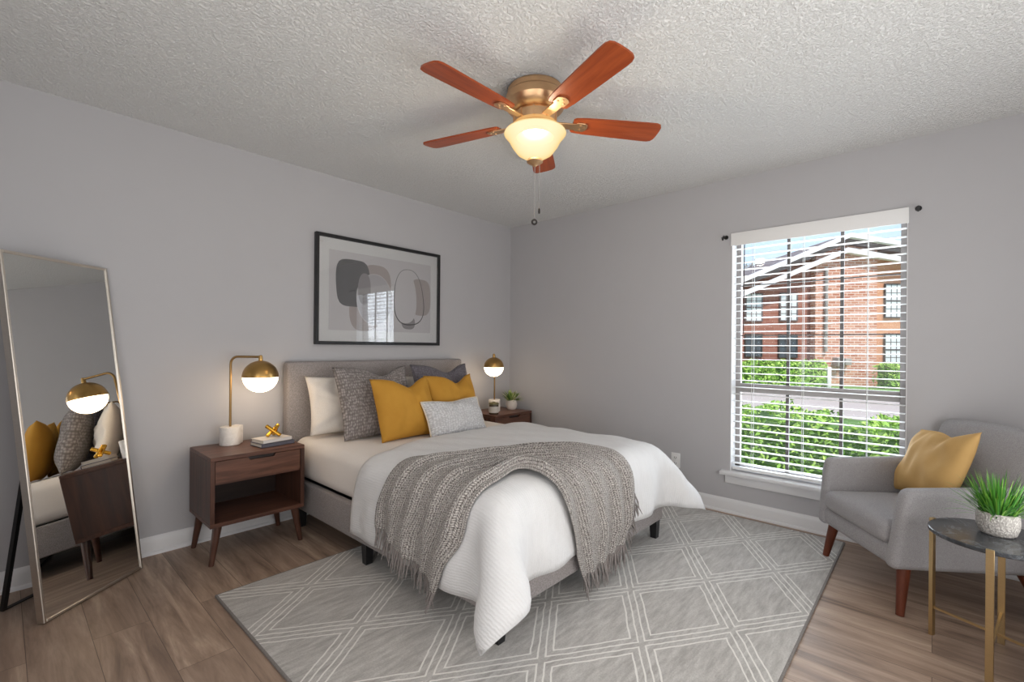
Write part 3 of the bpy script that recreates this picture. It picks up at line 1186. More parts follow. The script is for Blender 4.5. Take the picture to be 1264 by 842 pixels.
# rug origin at world (-1.495,-1.835); a band crossing passes through world (-2.56,-1.49)
ux = t.math('DIVIDE', t.math('ADD', sp_.outputs['X'], 2.56 - 1.495 - 0.006), 0.70)
uy = t.math('DIVIDE', t.math('ADD', sp_.outputs['Y'], 1.49 - 1.835 - 0.006), 0.47)
offs = []
for sgn in ('ADD', 'SUBTRACT'):
    w = t.math(sgn, ux, uy)
    fr_ = t.math('SUBTRACT', t.math('FRACT', t.math('ADD', w, 0.5)), 0.5)
    offs.append(t.math('ABSOLUTE', t.math('MULTIPLY', fr_, 0.39)))
near = t.math('MINIMUM', offs[0], offs[1])          # distance to the nearest diamond edge
cell = t.math('ABSOLUTE', t.math('SUBTRACT', t.math('FRACT', t.math('DIVIDE', near, 0.029)), 0.5))
mask = t.math('MULTIPLY', t.math('LESS_THAN', cell, 0.12), t.math('LESS_THAN', near, 0.056))
v = t.coords()
n1 = t.noise(v, 150, 3, 0.75)
n2 = t.noise(t.coords('Object', (0.6, 3.2, 1), (0, 0, R(35))), 12, 6, 0.72)
c = t.ramp(n2, [(0.35, '#a8a4a0'), (0.65, '#ceCbc7')])
c = t.mix(t.ramp(n1, [(0.4, 0.0), (0.75, 0.5)]), c, '#94908c')
c = t.mix(t.math('MULTIPLY', mask, 0.92), c, '#e8e5e0')
t.base(c)
t.bump(t.math('ADD', t.math('MULTIPLY', mask, 0.8), t.math('ADD', t.math('MULTIPLY', n1, 0.6), t.math('MULTIPLY', n2, 0.5))), 0.6, 0.006)
M['rug'] = t.m
M['rugedge'] = fabric('rug_binding', '#77726f', '#8d8885', 200, 0.3)
rug = thing('area_rug', 'large grey area rug with pale criss-cross line pattern under the bed', 'rug', (-1.495, -1.835, 0))
b = BM(); box(b, (-1.397, -1.047, 0.0), (1.397, 1.047, 0.012), 0.003, 2); obj('pile', b, M['rug'], rug)
b = BM()
for lo, hi in (((-1.405, -1.055, 0), (1.405, -1.043, 0.011)), ((-1.405, 1.043, 0), (1.405, 1.055, 0.011)), ((-1.405, -1.05, 0), (-1.393, 1.05, 0.011)), ((1.393, -1.05, 0), (1.405, 1.05, 0.011))):
    box(b, lo, hi, 0.003, 2)
obj('binding', b, M['rugedge'], rug)

# ------------------------------------------------------------------ nightstands
M['walnut'] = wood('walnut', '#4a3027', '#7a5342', 0, 0.38)
M['walnut_v'] = wood('walnut_side', '#3f2921', '#684537', 2, 0.38)
M['walnut_back'] = wood('shade_toned_back', '#211511', '#35231c', 0, 0.5)  # walnut darkened so the open shelf's shade is in the colour
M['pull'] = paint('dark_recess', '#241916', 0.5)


def nightstand(label, loc):
    ns = thing('nightstand', label, 'nightstand', loc, 0, 'walnut nightstands either side of the bed')
    W, D, z0, z1, th = 0.50, 0.40, 0.205, 0.585, 0.022
    b = BM()
    box(b, (-W / 2, -D, z1 - th), (W / 2, 0, z1), 0.002, 1)
    obj('top_panel', b, M['walnut'], ns, angle=30)
    b = BM(); box(b, (-W / 2, -D, z0), (W / 2, 0, z0 + th), 0.002, 1); obj('bottom_panel', b, M['walnut'], ns, angle=30)
    for s in (-1, 1):
        b = BM(); box(b, (min(s * W / 2, s * (W / 2 - th)), -D, z0 + th), (max(s * W / 2, s * (W / 2 - th)), 0, z1 - th), 0.001, 1)
        obj('side_panel', b, M['walnut_v'], ns, angle=30)
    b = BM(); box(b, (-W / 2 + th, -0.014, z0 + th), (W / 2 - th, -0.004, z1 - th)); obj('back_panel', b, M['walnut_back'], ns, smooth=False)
    b = BM(); box(b, (-W / 2 + th, -D + 0.02, 0.430), (W / 2 - th, -0.014, 0.442)); obj('divider', b, M['walnut'], ns, smooth=False)
    b = BM()
    x = W / 2 - th - 0.003
    # front with a notch cut into its top edge
    poly = [(-x, 0.444), (x, 0.444), (x, z1 - th - 0.003), (0.085, z1 - th - 0.003), (0.075, z1 - th - 0.020), (-0.055, z1 - th - 0.020), (-0.065, z1 - th - 0.003), (-x, z1 - th - 0.003)]
    prism(b, poly, 1, -D + 0.004, -D + 0.022)
    box(b, (-x + 0.01, -D + 0.022, 0.45), (x - 0.01, -0.04, 0.52))
    d = obj('drawer', b, M['walnut'], ns, smooth=False)
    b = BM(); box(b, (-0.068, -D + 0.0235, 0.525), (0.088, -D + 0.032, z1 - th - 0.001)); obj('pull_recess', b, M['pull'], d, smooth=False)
    for sx in (-1, 1):
        for y in (-D + 0.035, -0.055):
            b = BM()
            fy = y + (-0.015 if y < -0.2 else 0.012)
            tube(b, [(sx * (W / 2 - 0.045), y, z0 + 0.002), (sx * (W / 2 - 0.012), fy, 0.0)], [0.023, 0.013], 14)
            obj('leg', b, M['walnut_v'], ns)
    return ns


ns1 = nightstand('walnut nightstand with open shelf left of the bed beside the mirror', (-2.58, -0.035, 0))
ns2 = dup(ns1, (-0.405, -0.035, 0), 0, 'walnut nightstand in the corner right of the bed holding the candle jar')

# ------------------------------------------------------------------ lamps
M['brass'] = metal('brushed_brass', '#b8935a', 0.30)
M['brass_dark'] = metal('aged_brass', '#94764c', 0.35)
t = NT('white_marble').set(0.35); v = t.coords(); t.base(t.ramp(t.noise(v, 18, 7, 0.65, 1.6), [(0.35, '#d6d1cb'), (0.6, '#e6e2de')])); M['marble'] = t.m
M['globe'] = emit('lamp_glow', '#ffe2bd', 9.0)


def lamp(label, loc, rz, r=0.10, reach=0.165, hgt=0.535):
    L_ = thing('table_lamp', label, 'lamp', loc, rz, 'brass dome table lamps on the nightstands')
    b = BM()
    lathe(b, [(0, 0), (0.052, 0), (0.056, 0.004), (0.056, 0.106), (0.053, 0.11), (0, 0.11)], 40)
    obj('base', b, M['marble'], L_)
    b = BM()
    pts = [(0, 0, 0.105), (0, 0, hgt - 0.045)]
    for k in range(1, 9):
        a = k / 8 * PI / 2
        pts.append((0.045 * (1 - math.cos(a)), 0, hgt - 0.045 + 0.045 * math.sin(a)))
    pts.append((reach + 0.008, 0, hgt))
    tube(b, pts, 0.007, 12)
    obj('stem', b, M['brass_dark'], L_)
    zc = hgt - 0.022 - r
    b = BM()
    prof = [(r * math.cos(a), r * math.sin(a)) for a in np.linspace(0, PI / 2 - 0.12, 14)] + [(0.012, r), (0.012, r + 0.012), (0.009, r + 0.03), (0, r + 0.034)]
    inner = [((r - 0.004) * math.cos(a), (r - 0.004) * math.sin(a)) for a in np.linspace(PI / 2, 0, 10)]
    lathe(b, inner[:-1] + [(r - 0.004, 0)] + prof, 40, (reach, 0, zc))
    obj('lamp_shade', b, M['brass'], L_, angle=50)
    b = BM()
    rg = r - 0.004
    lathe(b, [(rg * math.cos(a), -rg * 0.96 * math.sin(a)) for a in np.linspace(-0.25, PI / 2, 18)][:-1] + [(0, -rg * 0.96)], 40, (reach, 0, zc))
    obj('globe', b, M['globe'], L_)
    return L_


lp1 = lamp('lit brass dome table lamp on the left nightstand beside the stacked books', (-2.643, -0.118, 0.585), R(-52), reach=0.19)
b = BM(); box(b, (-0.015, 0.02, 0), (0.04, 0.066, 0.112), 0.006, 3); obj('marble_block', b, M['marble'], lp1)
lp2 = lamp('lit brass dome table lamp on the right nightstand behind the candle jar', (-0.44, -0.21, 0.585), math.atan2(-0.66, -0.75), r=0.092, reach=0.15)

# books + knot
M['page'] = paint('page_white', '#e8e2d4', 0.8, var=0.04)
M['bookwhite'] = paint('white_cover', '#ded8d2', 0.5)
M['bookgrey'] = paint('slate_cover', '#595862', 0.5)
M['gold'] = metal('polished_gold', '#d9a640', 0.16)


def book(label, loc, rz, w, d, h, cover):
    k = thing('book', label, 'book', loc, rz, 'books stacked on the left nightstand')
    b = BM()
    box(b, (-w / 2, -d / 2, 0), (w / 2, d / 2, 0.003), 0.001, 1); box(b, (-w / 2, -d / 2, h - 0.003), (w / 2, d / 2, h), 0.001, 1)
    box(b, (-w / 2, d / 2 - 0.003, 0), (w / 2, d / 2, h), 0.001, 1)
    obj('cover', b, cover, k, smooth=False)
    b = BM(); box(b, (-w / 2 + 0.004, -d / 2 + 0.004, 0.0032), (w / 2 - 0.004, d / 2 - 0.0035, h - 0.0032)); obj('pages', b, M['page'], k, smooth=False)
    return k


book('slate grey book under the white one on the left nightstand', (-2.462, -0.290, 0.5855), R(186), 0.200, 0.145, 0.022, M['bookgrey'])
book('white book on top of the slate one under the gold knot', (-2.465, -0.286, 0.608), R(190), 0.180, 0.130, 0.020, M['bookwhite'])
b = BM()
for a, tilt in ((20, 52), (140, 52), (260, 52)):
    d = Vector((math.cos(R(a)) * math.cos(R(tilt - 17)), math.sin(R(a)) * math.cos(R(tilt - 17)), math.sin(R(tilt - 17)))) * 0.052
    o_ = Vector((-math.sin(R(a)), math.cos(R(a)), 0)) * 0.008
    c0 = Vector((0, 0, 0.038))
    tube(b, [c0 - d + o_, c0 - d * 0.94 + o_, c0 + d * 0.94 + o_, c0 + d + o_], [0.008, 0.0115, 0.0115, 0.008], 12)
kn = obj('knot_sculpture', b, M['gold'])
kn.location = (-2.45, -0.275, 0.6282)
tag(kn, 'polished gold crossed-bar knot ornament on the white book', 'ornament')

# right nightstand: candle jar, plant
M['jar'] = paint('amber_jar', '#57483a', 0.12, spec=0.6)
M['label'] = paint('jar_label', '#d9d4cb', 0.7)
M['lidolive'] = paint('olive_lid', '#6f6a47', 0.45)
cj = thing('candle_jar', 'amber glass candle jar with pale label and olive lid on right nightstand', 'candle', (-0.585, -0.345, 0.5855))
b = BM(); lathe(b, [(0, 0), (0.040, 0), (0.044, 0.006), (0.044, 0.078), (0.041, 0.086), (0, 0.086)], 32); obj('jar_body', b, M['jar'], cj)
b = BM(); lathe(b, [(0.0442, 0.016), (0.0448, 0.016), (0.0448, 0.070), (0.0442, 0.070)], 32)
lb = obj('jar_label', b, M['label'], cj)
b = BM(); lathe(b, [(0.040, 0.086), (0.0445, 0.086), (0.0445, 0.100), (0.042, 0.103), (0.015, 0.103), (0.013, 0.112), (0, 0.112)], 32); obj('lid', b, M['lidolive'], cj)

M['potwhite'] = paint('white_pot', '#e4dcd4', 0.55, (60, 0.4, 0.006))
pl = thing('potted_plant', 'small leafy plant in a white pot on the right nightstand', 'plant', (-0.225, -0.235, 0.5855))
b = BM(); lathe(b, [(0, 0), (0.036, 0), (0.050, 0.02), (0.056, 0.05), (0.050, 0.085), (0.044, 0.092), (0.040, 0.088), (0.044, 0.05), (0, 0.045)], 32); obj('pot', b, M['potwhite'], pl)
M['succ'] = paint('pale_green_leaf', '#8ba058', 0.5, var=0.25)
M['succ_d'] = paint('deep_green_leaf', '#4b6b33', 0.5, var=0.25)
M['bloom'] = paint('cream_bud', '#d8d8a6', 0.6, var=0.15)


def leaf_strip(V, F_, mi, base, d0, length, width, droop, n=5, m=0, fold=0.25):
    base = np.array(base, float); d = np.array(d0, float); d /= np.linalg.norm(d)
    side = np.cross(d, [0, 0, 1.0])
    if np.linalg.norm(side) < 1e-4:
        side = np.array([1.0, 0, 0])
    side /= np.linalg.norm(side)
    p = base.copy(); i0 = len(V)
    for k in range(n + 1):
        f = k / n
        w = width * (math.sin(PI * min(1, 0.18 + 0.82 * f)) ** 0.7 if f < 1 else 0.02)
        up_ = np.cross(side, d)
        V += [p - side * w + up_ * w * fold, p.copy(), p + side * w + up_ * w * fold]
        d = d + np.array([0, 0, -droop / n]); d /= np.linalg.norm(d)
        p = p + d * length / n
    for k in range(n):
        a = i0 + 3 * k
        F_ += [(a, a + 1, a + 4, a + 3), (a + 1, a + 2, a + 5, a + 4)]
        mi += [m, m]


g_ = np.random.default_rng(3)
V, F_, mi = [], [], []
for k in range(90):
    a = g_.uniform(0, 2 * PI); el = g_.uniform(0.35, 1.5)
    d = (math.cos(a) * math.cos(el), math.sin(a) * math.cos(el), math.sin(el))
    leaf_strip(V, F_, mi, (0.02 * math.cos(a), 0.02 * math.sin(a), 0.075), d, g_.uniform(0.09, 0.135), g_.uniform(0.006, 0.010), 0.5, 4, int(g_.choice([0, 0, 1, 2])))
raw('leaves', V, F_, [M['succ'], M['succ_d'], M['bloom']], pl, mi=mi)

# ------------------------------------------------------------------ framed picture
M['blackframe'] = paint('black_frame', '#17171a', 0.35)
M['matboard'] = paint('white_mat', '#f6f6f7', 0.8, var=0.01)
M['printpaper'] = paint('print_paper', '#e2dfe2', 0.85, var=0.02)
PX0, PX1, PZ0, PZ1 = -2.082, -0.960, 1.200, 2.005
pic = thing('framed_picture', 'black framed abstract print in white mat above the headboard', 'picture', ((PX0 + PX1) / 2, -0.003, PZ0))
PW, PH = (PX1 - PX0) / 2, PZ1 - PZ0
b = BM(); fw_ = 0.024
box(b, (-PW, -0.032, 0), (-PW + fw_, 0, PH), 0.002, 1); box(b, (PW - fw_, -0.032, 0), (PW, 0, PH), 0.002, 1)
box(b, (-PW + fw_, -0.032, 0), (PW - fw_, 0, fw_), 0.002, 1); box(b, (-PW + fw_, -0.032, PH - fw_), (PW - fw_, 0, PH), 0.002, 1)
obj('frame', b, M['blackframe'], pic, angle=30)
b = BM(); box(b, (-PW + fw_, -0.012, fw_), (PW - fw_, -0.002, PH - fw_)); obj('mat_board', b, M['matboard'], pic, smooth=False)


def art_uv(u, v_):
    return (-PW + fw_ + u * (2 * PW - 2 * fw_), fw_ + (1 - v_) * (PH - 2 * fw_))


pr = BM()
x0_, z1_ = art_uv(0.075, 0.11); x1_, z0_ = art_uv(0.935, 0.89)
box(pr, (x0_, -0.0135, z0_), (x1_, -0.0121, z1_), mi=0)


def blob(bm, cu, cv, ru, rv, mi, y, rot=0, pw=3.0, n=40, clip=None):
    """rounded squarish ink shape on the print, in fractions of the picture opening"""
    vs = []
    for k in range(n):
        a = 2 * PI * k / n
        ca, sa = math.cos(a), math.sin(a)
        rr = (abs(ca) ** pw + abs(sa) ** pw) ** (-1 / pw)
        du, dv = rr * ca * ru * (1 + 0.06 * math.sin(a * 2 + 1)), rr * sa * rv
        du, dv = du * math.cos(rot) - dv * math.sin(rot) * 0.7, dv * math.cos(rot) + du * math.sin(rot) * 1.4
        X_, Z_ = art_uv(cu + du, cv + dv)
        vs.append(bm.verts.new((X_, y, Z_)))
    f = bm.faces.new(vs)
    if f.normal.y > 0:
        f.normal_flip()
    f.material_index = mi
    bmesh.ops.recalc_face_normals(bm, faces=[f])
    f.normal_update()
    if f.normal.y > 0:
        f.normal_flip()
    return f


def ring(bm, cu, cv, ru, rv, mi, y, th, rot=0, pw=2.6, n=60):
    pts = []
    for k in range(n):
        a = 2 * PI * k / n
        ca, sa = math.cos(a), math.sin(a)
        rr = (abs(ca) ** pw + abs(sa) ** pw) ** (-1 / pw)
        du, dv = rr * ca * ru * (1 - 0.16 * sa * -1), rr * sa * rv
        du, dv = du * math.cos(rot) - dv * math.sin(rot) * 0.7, dv * math.cos(rot) + du * math.sin(rot) * 1.4
        pts.append(art_uv(cu + du, cv + dv))
    vo, vi = [], []
    for k in range(n):
        p, a, c_ = Vector(pts[k]), Vector(pts[k - 1]), Vector(pts[(k + 1) % n])
        nn = Vector(((c_ - a).y, -(c_ - a).x)).normalized() * th * (0.8 + 0.4 * math.sin(k * 2 * PI / n))
        vo.append(bm.verts.new((p.x + nn.x, y, p.y + nn.y))); vi.append(bm.verts.new((p.x - nn.x, y, p.y - nn.y)))
    for k in range(n):
        f = bm.faces.new((vo[k], vo[(k + 1) % n], vi[(k + 1) % n], vi[k]))
        f.material_index = mi


def ink(name, c, var=0.10):
    t = NT(name).set(0.85); v = t.coords()
    a = lin(c)
    t.base(t.mix(t.noise(v, 5, 6, 0.65), tuple(x * (1 - var) for x in a[:3]) + (1,), tuple(min(1, x * (1 + var)) for x in a[:3]) + (1,)))
    return t.m


inks = [M['printpaper'], ink('ink_charcoal', '#68686b', 0.3), ink('ink_greige', '#bdb2b0', 0.12), ink('ink_mist', '#c3c0c4', 0.08), ink('ink_grey', '#9b979a', 0.15), ink('ink_line', '#2f2f31'), ink('ink_white', '#e3e1e2', 0.03)]
blob(pr, 0.440, 0.38, 0.115, 0.18, 2, -0.0138, 0.02)
blob(pr, 0.340, 0.72, 0.11, 0.17, 2, -0.01385, -0.05)
blob(pr, 0.255, 0.415, 0.125, 0.235, 1, -0.0139, 0.0, 4.5)
blob(pr, 0.425, 0.56, 0.140, 0.265, 6, -0.01395, 0.05, 2.2)
blob(pr, 0.425, 0.56, 0.137, 0.260, 3, -0.0140, 0.05, 2.2)
blob(pr, 0.340, 0.46, 0.048, 0.16, 4, -0.01405, 0.05, 2.4)
blob(pr, 0.835, 0.49, 0.095, 0.205, 2, -0.0138, 0.03, 3.5)
blob(pr, 0.720, 0.78, 0.060, 0.075, 4, -0.0138, 0.05, 3.0)
blob(pr, 0.690, 0.51, 0.100, 0.280, 6, -0.0139, -0.04, 2.6)
blob(pr, 0.690, 0.51, 0.097, 0.275, 0, -0.0140, -0.04, 2.6)
ring(pr, 0.725, 0.50, 0.135, 0.305, 5, -0.0142, 0.0035, -0.06)
obj('art_print', pr, inks, pic, smooth=False)
M['picglass'] = glass('picture_glass', 1.6)
b = BM(); box(b, (-PW + fw_, -0.0230, fw_), (PW - fw_, -0.0210, PH - fw_)); obj('glass_pane', b, M['picglass'], pic, smooth=False)

# ------------------------------------------------------------------ floor mirror
M['champagne'] = metal('champagne_metal', '#d8d0c6', 0.38)
t = NT('mirror_silver').set(0.0, 1.0); t.base('#eef0ef'); M['mirror'] = t.m
M['blackmetal'] = paint('black_metal', '#141415', 0.4)
mi_o = thing('floor_mirror', 'tall leaning floor mirror in thin champagne metal frame left of nightstand', 'mirror', (-3.454, -0.509, 0.0), math.atan2(0.323, 0.385))
# local x along the bottom edge, local -y faces the room, leans back towards +y
LEAN = R(7.6)
ML = Matrix.Rotation(-LEAN, 4, 'X')
MWID, MHGT = 0.503, 1.60


def mpart(name, boxes, mat, bev=0.002):
    b = BM()
    for lo, hi in boxes:
        box(b, lo, hi, bev, 1)
    bmesh.ops.transform(b, matrix=ML @ Matrix.Translation((0, 0, 0.006)), verts=b.verts[:])
    return obj(name, b, mat, mi_o, angle=30)


f_ = 0.012
mpart('frame', [((0, 0, 0), (f_, 0.035, MHGT)), ((MWID - f_, 0, 0), (MWID, 0.035, MHGT)), ((f_, 0, 0), (MWID - f_, 0.035, f_)), ((f_, 0, MHGT - f_), (MWID - f_, 0.035, MHGT))], M['champagne'])
mpart('mirror_glass', [((f_, 0.006, f_), (MWID - f_, 0.010, MHGT - f_))], M['mirror'], 0)
mpart('backing', [((f_, 0.011, f_), (MWID - f_, 0.030, MHGT - f_))], M['blackmetal'], 0)
b = BM()
hz = 0.92
hp = lambda x: ML @ Vector((x, 0.040, hz))
yf = 0.275
tube(b, [hp(0.10), Vector((0.078, yf, 0.012)), Vector((0.375, yf, 0.012)), hp(0.36)], 0.0085, 8, square=True)
obj('easel_stand', b, M['blackmetal'], mi_o, smooth=False)
b = BM(); tube(b, [ML @ Vector((0.10, 0.03, 0.50)), Vector((0.092, 0.19, 0.45))], 0.003, 6); obj('stay_rod', b, M['champagne'], mi_o)

# ------------------------------------------------------------------ ceiling fan
M['fanbrass'] = metal('antique_brass', '#e0b88e', 0.38)
M['blade'] = wood('cherry_blade', '#8a3a17', '#b9592a', 0, 0.35, 7)
M['blade_edge'] = paint('dark_edge', '#3d1a0d', 0.5)
M['bowl'] = None
t = NT('frosted_bowl')
e_ = t.node('ShaderNodeEmission')
lw = t.node('ShaderNodeLayerWeight'); lw.inputs['Blend'].default_value = 0.35
t.link(t.ramp(lw.outputs['Facing'], [(0.1, '#ffefc4'), (0.55, '#f6d798'), (1.0, '#dcae6e')]), e_.inputs['Color'])
e_.inputs['Strength'].default_value = 1.02
tp_ = t.node('ShaderNodeBsdfTransparent')
ms_ = t.node('ShaderNodeMixShader'); ms_.inputs['Fac'].default_value = 0.93
t.link(tp_.outputs[0], ms_.inputs[1]); t.link(e_.outputs[0], ms_.inputs[2])
t.link(ms_.outputs[0], t.n['Material Output'].inputs['Surface'])
M['bowl'] = t.m
FX, FY = -1.852, -1.848
fan = thing('ceiling_fan', 'flush brass ceiling fan with five cherry wood blades and lit bowl', 'ceiling fan', (FX, FY, HT))
b = BM()
lathe(b, [(0, 0), (0.130, 0), (0.136, -0.010), (0.136, -0.030), (0.143, -0.040), (0.146, -0.075), (0.136, -0.095), (0.118, -0.112), (0.098, -0.120), (0, -0.120)], 48)
obj('motor_housing', b, M['fanbrass'], fan, angle=25)
b = BM()
lathe(b, [(0, -0.118), (0.100, -0.120), (0.106, -0.130), (0.104, -0.168), (0.090, -0.176), (0, -0.176)], 48)
for k in range(10):
    a = 2 * PI * k / 10
    box(b, (0.100, -0.004, -0.170), (0.109, 0.004, -0.126), M=Matrix.Rotation(a, 4, 'Z'))
obj('flywheel_ring', b, M['fanbrass'], fan, angle=25)
b = BM()
lathe(b, [(0.0, -0.174), (0.055, -0.176), (0.060, -0.185), (0.060, -0.215), (0.085, -0.222), (0.09, -0.232), (0, -0.232)], 40)
obj('light_fitter', b, M['fanbrass'], fan, angle=25)
b = BM()
rim = [(0.0, -0.205), (0.125, -0.208), (0.146, -0.214), (0.150, -0.222), (0.143, -0.232), (0.128, -0.250), (0.110, -0.285), (0.085, -0.318), (0.050, -0.340), (0.0, -0.350)]
lathe(b, [(r_, z_ * 0.97) for r_, z_ in rim], 48)
obj('light_bowl', b, M['bowl'], fan, angle=60)
light('fan_bulb', 'POINT', (FX, FY, HT - 0.275), 80, (1.0, 0.84, 0.62), radius=0.05)
b = BM()
lathe(b, [(0, -0.345), (0.036, -0.340), (0.040, -0.350), (0.030, -0.358), (0.014, -0.364), (0.008, -0.372), (0, -0.374)], 28)
obj('finial', b, M['fanbrass'], fan)


def blade_mesh():
    N_ = 30
    b = BM()
    x0, x1 = 0.185, 0.635
    ol = []
    for x, hw in ((x0, 0.040), (x0 + 0.012, 0.050), (x0 + 0.06, 0.056), (x0 + 0.2, 0.062), (x1 - 0.06, 0.068), (x1 - 0.03, 0.067), (x1 - 0.012, 0.060), (x1 - 0.003, 0.045), (x1, 0.02)):
        ol.append((x, hw))
    poly = [(x, -h) for x, h in ol] + [(x, h) for x, h in ol[::-1]]
    prism(b, poly, 2, -0.004, 0.004, 0.0)
    return b


for k, ang in enumerate((178, 250, 322, 34, 106)):
    # pitched blade with its iron underneath
    Mb = Matrix.Translation((0, 0, -0.155)) @ Matrix.Rotation(R(ang), 4, 'Z') @ Matrix.Rotation(R(-11), 4, 'X')
    bm = blade_mesh()
    o = obj('blade', bm, M['blade'], fan, angle=30)
    o.matrix_local = Mb
    bi = BM()
    poly = [(0.075, -0.020), (0.20, -0.022), (0.205, -0.03), (0.245, -0.03), (0.258, -0.018), (0.262, 0), (0.258, 0.018), (0.245, 0.03), (0.205, 0.03), (0.20, 0.022), (0.075, 0.020)]
    prism(bi, poly, 2, -0.011, -0.0045, 0.001, 1)
    for x, y in ((0.225, -0.016), (0.225, 0.016), (0.245, 0)):
        lathe(bi, [(0, -0.015), (0.005, -0.013), (0.006, -0.010)], 10, (x, y, 0))
    obj('blade_iron', bi, M['fanbrass'], o, angle=30)
M['chain'] = metal('pale_chain', '#c9c6c2', 0.3)
M['darkpend'] = paint('dark_pendant', '#2c2623', 0.35)
for (x, y, L_, kind) in ((0.0, 0.0, 0.265, 'ring'), (0.024, -0.010, 0.205, 'drop')):
    b = BM()
    tube(b, [(x, y, -0.368 if kind == 'ring' else -0.35), (x, y, -0.365 - L_)], 0.0016, 6)
    for q_ in range(int(L_ / 0.012)):
        lathe(b, [(0, 0.0026), (0.0026, 0), (0, -0.0026)], 6, (x, y, -0.372 - q_ * 0.012))
    ch = obj('pull_chain', b, M['chain'], fan)
    b = BM()
    if kind == 'ring':
        pts = [(x + 0.011 * math.cos(a) * 0.75, y - 0.011 * math.cos(a) * 0.66, -0.376 - L_ + 0.011 * math.sin(a)) for a in np.linspace(0, 2 * PI, 20)]
        tube(b, pts, 0.0045, 8, cap=False)
    else:
        lathe(b, [(0, 0.012), (0.004, 0.006), (0.0055, -0.006), (0.004, -0.016), (0, -0.018)], 12, (x, y, -0.375 - L_))
    obj('pull_knob', b, M['darkpend'], ch)

# ------------------------------------------------------------------ window blind, brackets, outlet
M['blindwhite'] = paint('blind_white', '#f3f3f3', 0.45, var=0.01)
M['cord'] = paint('ladder_cord', '#e2e2e0', 0.8)
M['wand'] = paint('dark_wand', '#4a3531', 0.4)
bl = thing('window_blind', 'white horizontal slat blind lowered with open slats inside the window', 'blind', (0.045, (WY0 + WY1) / 2, WZ0))
hw = W2 - 0.008
b = BM(); box(b, (-0.060, -hw - 0.012, WH - 0.088), (-0.048, hw + 0.012, WH + 0.004), 0.003, 2)
obj('valance', b, M['blindwhite'], bl)
b = BM(); box(b, (-0.040, -hw, WH - 0.055), (0.020, hw, WH - 0.008), 0.004, 2); obj('headrail', b, M['blindwhite'], bl)
b = BM()
nsl = 32
zs = np.linspace(0.062, WH - 0.105, nsl)
for z in zs:
    # slightly crowned slat, tilted a touch
    poly = [(-0.025, -0.0015), (-0.012, 0.0006), (0, 0.0013), (0.012, 0.0006), (0.025, -0.0015), (0.025, -0.0043), (0.012, -0.0022), (0, -0.0015), (-0.012, -0.0022), (-0.025, -0.0043)]
    ca, sa = math.cos(R(0)), math.sin(R(0))
    prism(b, [(p[0] * ca - p[1] * sa, z + p[0] * sa + p[1] * ca) for p in poly], 1, -hw, hw)
obj('slats', b, M['blindwhite'], bl, angle=25)
b = BM(); box(b, (-0.026, -hw, 0.014), (0.026, hw, 0.034), 0.004, 2); obj('bottom_rail', b, M['blindwhite'], bl)
for y in (W2 - 0.135, 0.045, -W2 + 0.19):
    b = BM()
    for x in (-0.0265, 0.0265):
        tube(b, [(x, y, 0.03), (x, y, WH - 0.05)], 0.0016, 6)
    obj('ladder_cord', b, M['cord'], bl)
b = BM(); tube(b, [(-0.034, W2 - 0.082, WH - 0.06), (-0.034, W2 - 0.080, 1.00)], 0.0035, 8); obj('tilt_wand', b, M['wand'], bl)

for lab, y, z, sgn in (('small black curtain rod bracket at the upper left corner of the window', -2.150, 2.012, 1), ('small black curtain rod bracket at the upper right corner of the window', -3.215, 2.02, -1)):
    k = thing('curtain_bracket', lab, 'bracket', (0, y, z), 0, 'curtain rod brackets over the window')
    b = BM(); lathe(b, [(0, 0), (0.016, 0), (0.014, 0.005), (0, 0.006)], 20)
    bmesh.ops.transform(b, matrix=Matrix.Rotation(R(-90), 4, 'Y'), verts=b.verts[:]); obj('wall_plate', b, M['blackmetal'], k)
    b = BM(); tube(b, [(-0.004, 0, 0), (-0.055, 0, 0), (-0.064, 0, -0.006), (-0.066, 0, -0.02), (-0.074, 0, -0.030), (-0.085, 0, -0.028), (-0.090, 0, -0.014)], 0.0055, 8); obj('hook', b, M['blackmetal'], k)

M['plate'] = paint('outlet_white', '#ececec', 0.35, var=0.01)
ou = thing('wall_outlet', 'white double electrical outlet low on the window wall right of the bed', 'outlet', (0, -1.785, 0.312))
b = BM(); box(b, (-0.006, -0.036, -0.058), (0, 0.036, 0.058), 0.003, 2); obj('cover_plate', b, M['plate'], ou)
for z in (0.022, -0.022):
    b = BM(); box(b, (-0.009, -0.016, z - 0.014), (-0.005, 0.016, z + 0.014), 0.003, 2); so = obj('socket', b, M['plate'], ou)
    b = BM(); box(b, (-0.0095, -0.009, z - 0.006), (-0.0085, -0.006, z + 0.006)); box(b, (-0.0095, 0.006, z - 0.006), (-0.0085, 0.009, z + 0.006)); box(b, (-0.0095, -0.002, z - 0.012), (-0.0085, 0.002, z - 0.008))
    obj('slot', b, M['blackmetal'], so, smooth=False)

# ------------------------------------------------------------------ armchair
M['chairfab'] = fabric('grey_tweed', '#8a888b', '#b6b4b6', 420, 0.35)
M['chairleg'] = wood('walnut_leg', '#4d2416', '#7a402a', 2, 0.35)
ch = thing('armchair', 'grey fabric armchair with walnut legs under the window', 'armchair', (-0.628, -3.007, 0), R(36.6))
# local +x to the window, +y to the front; front legs on y = 0
HWD = 0.325


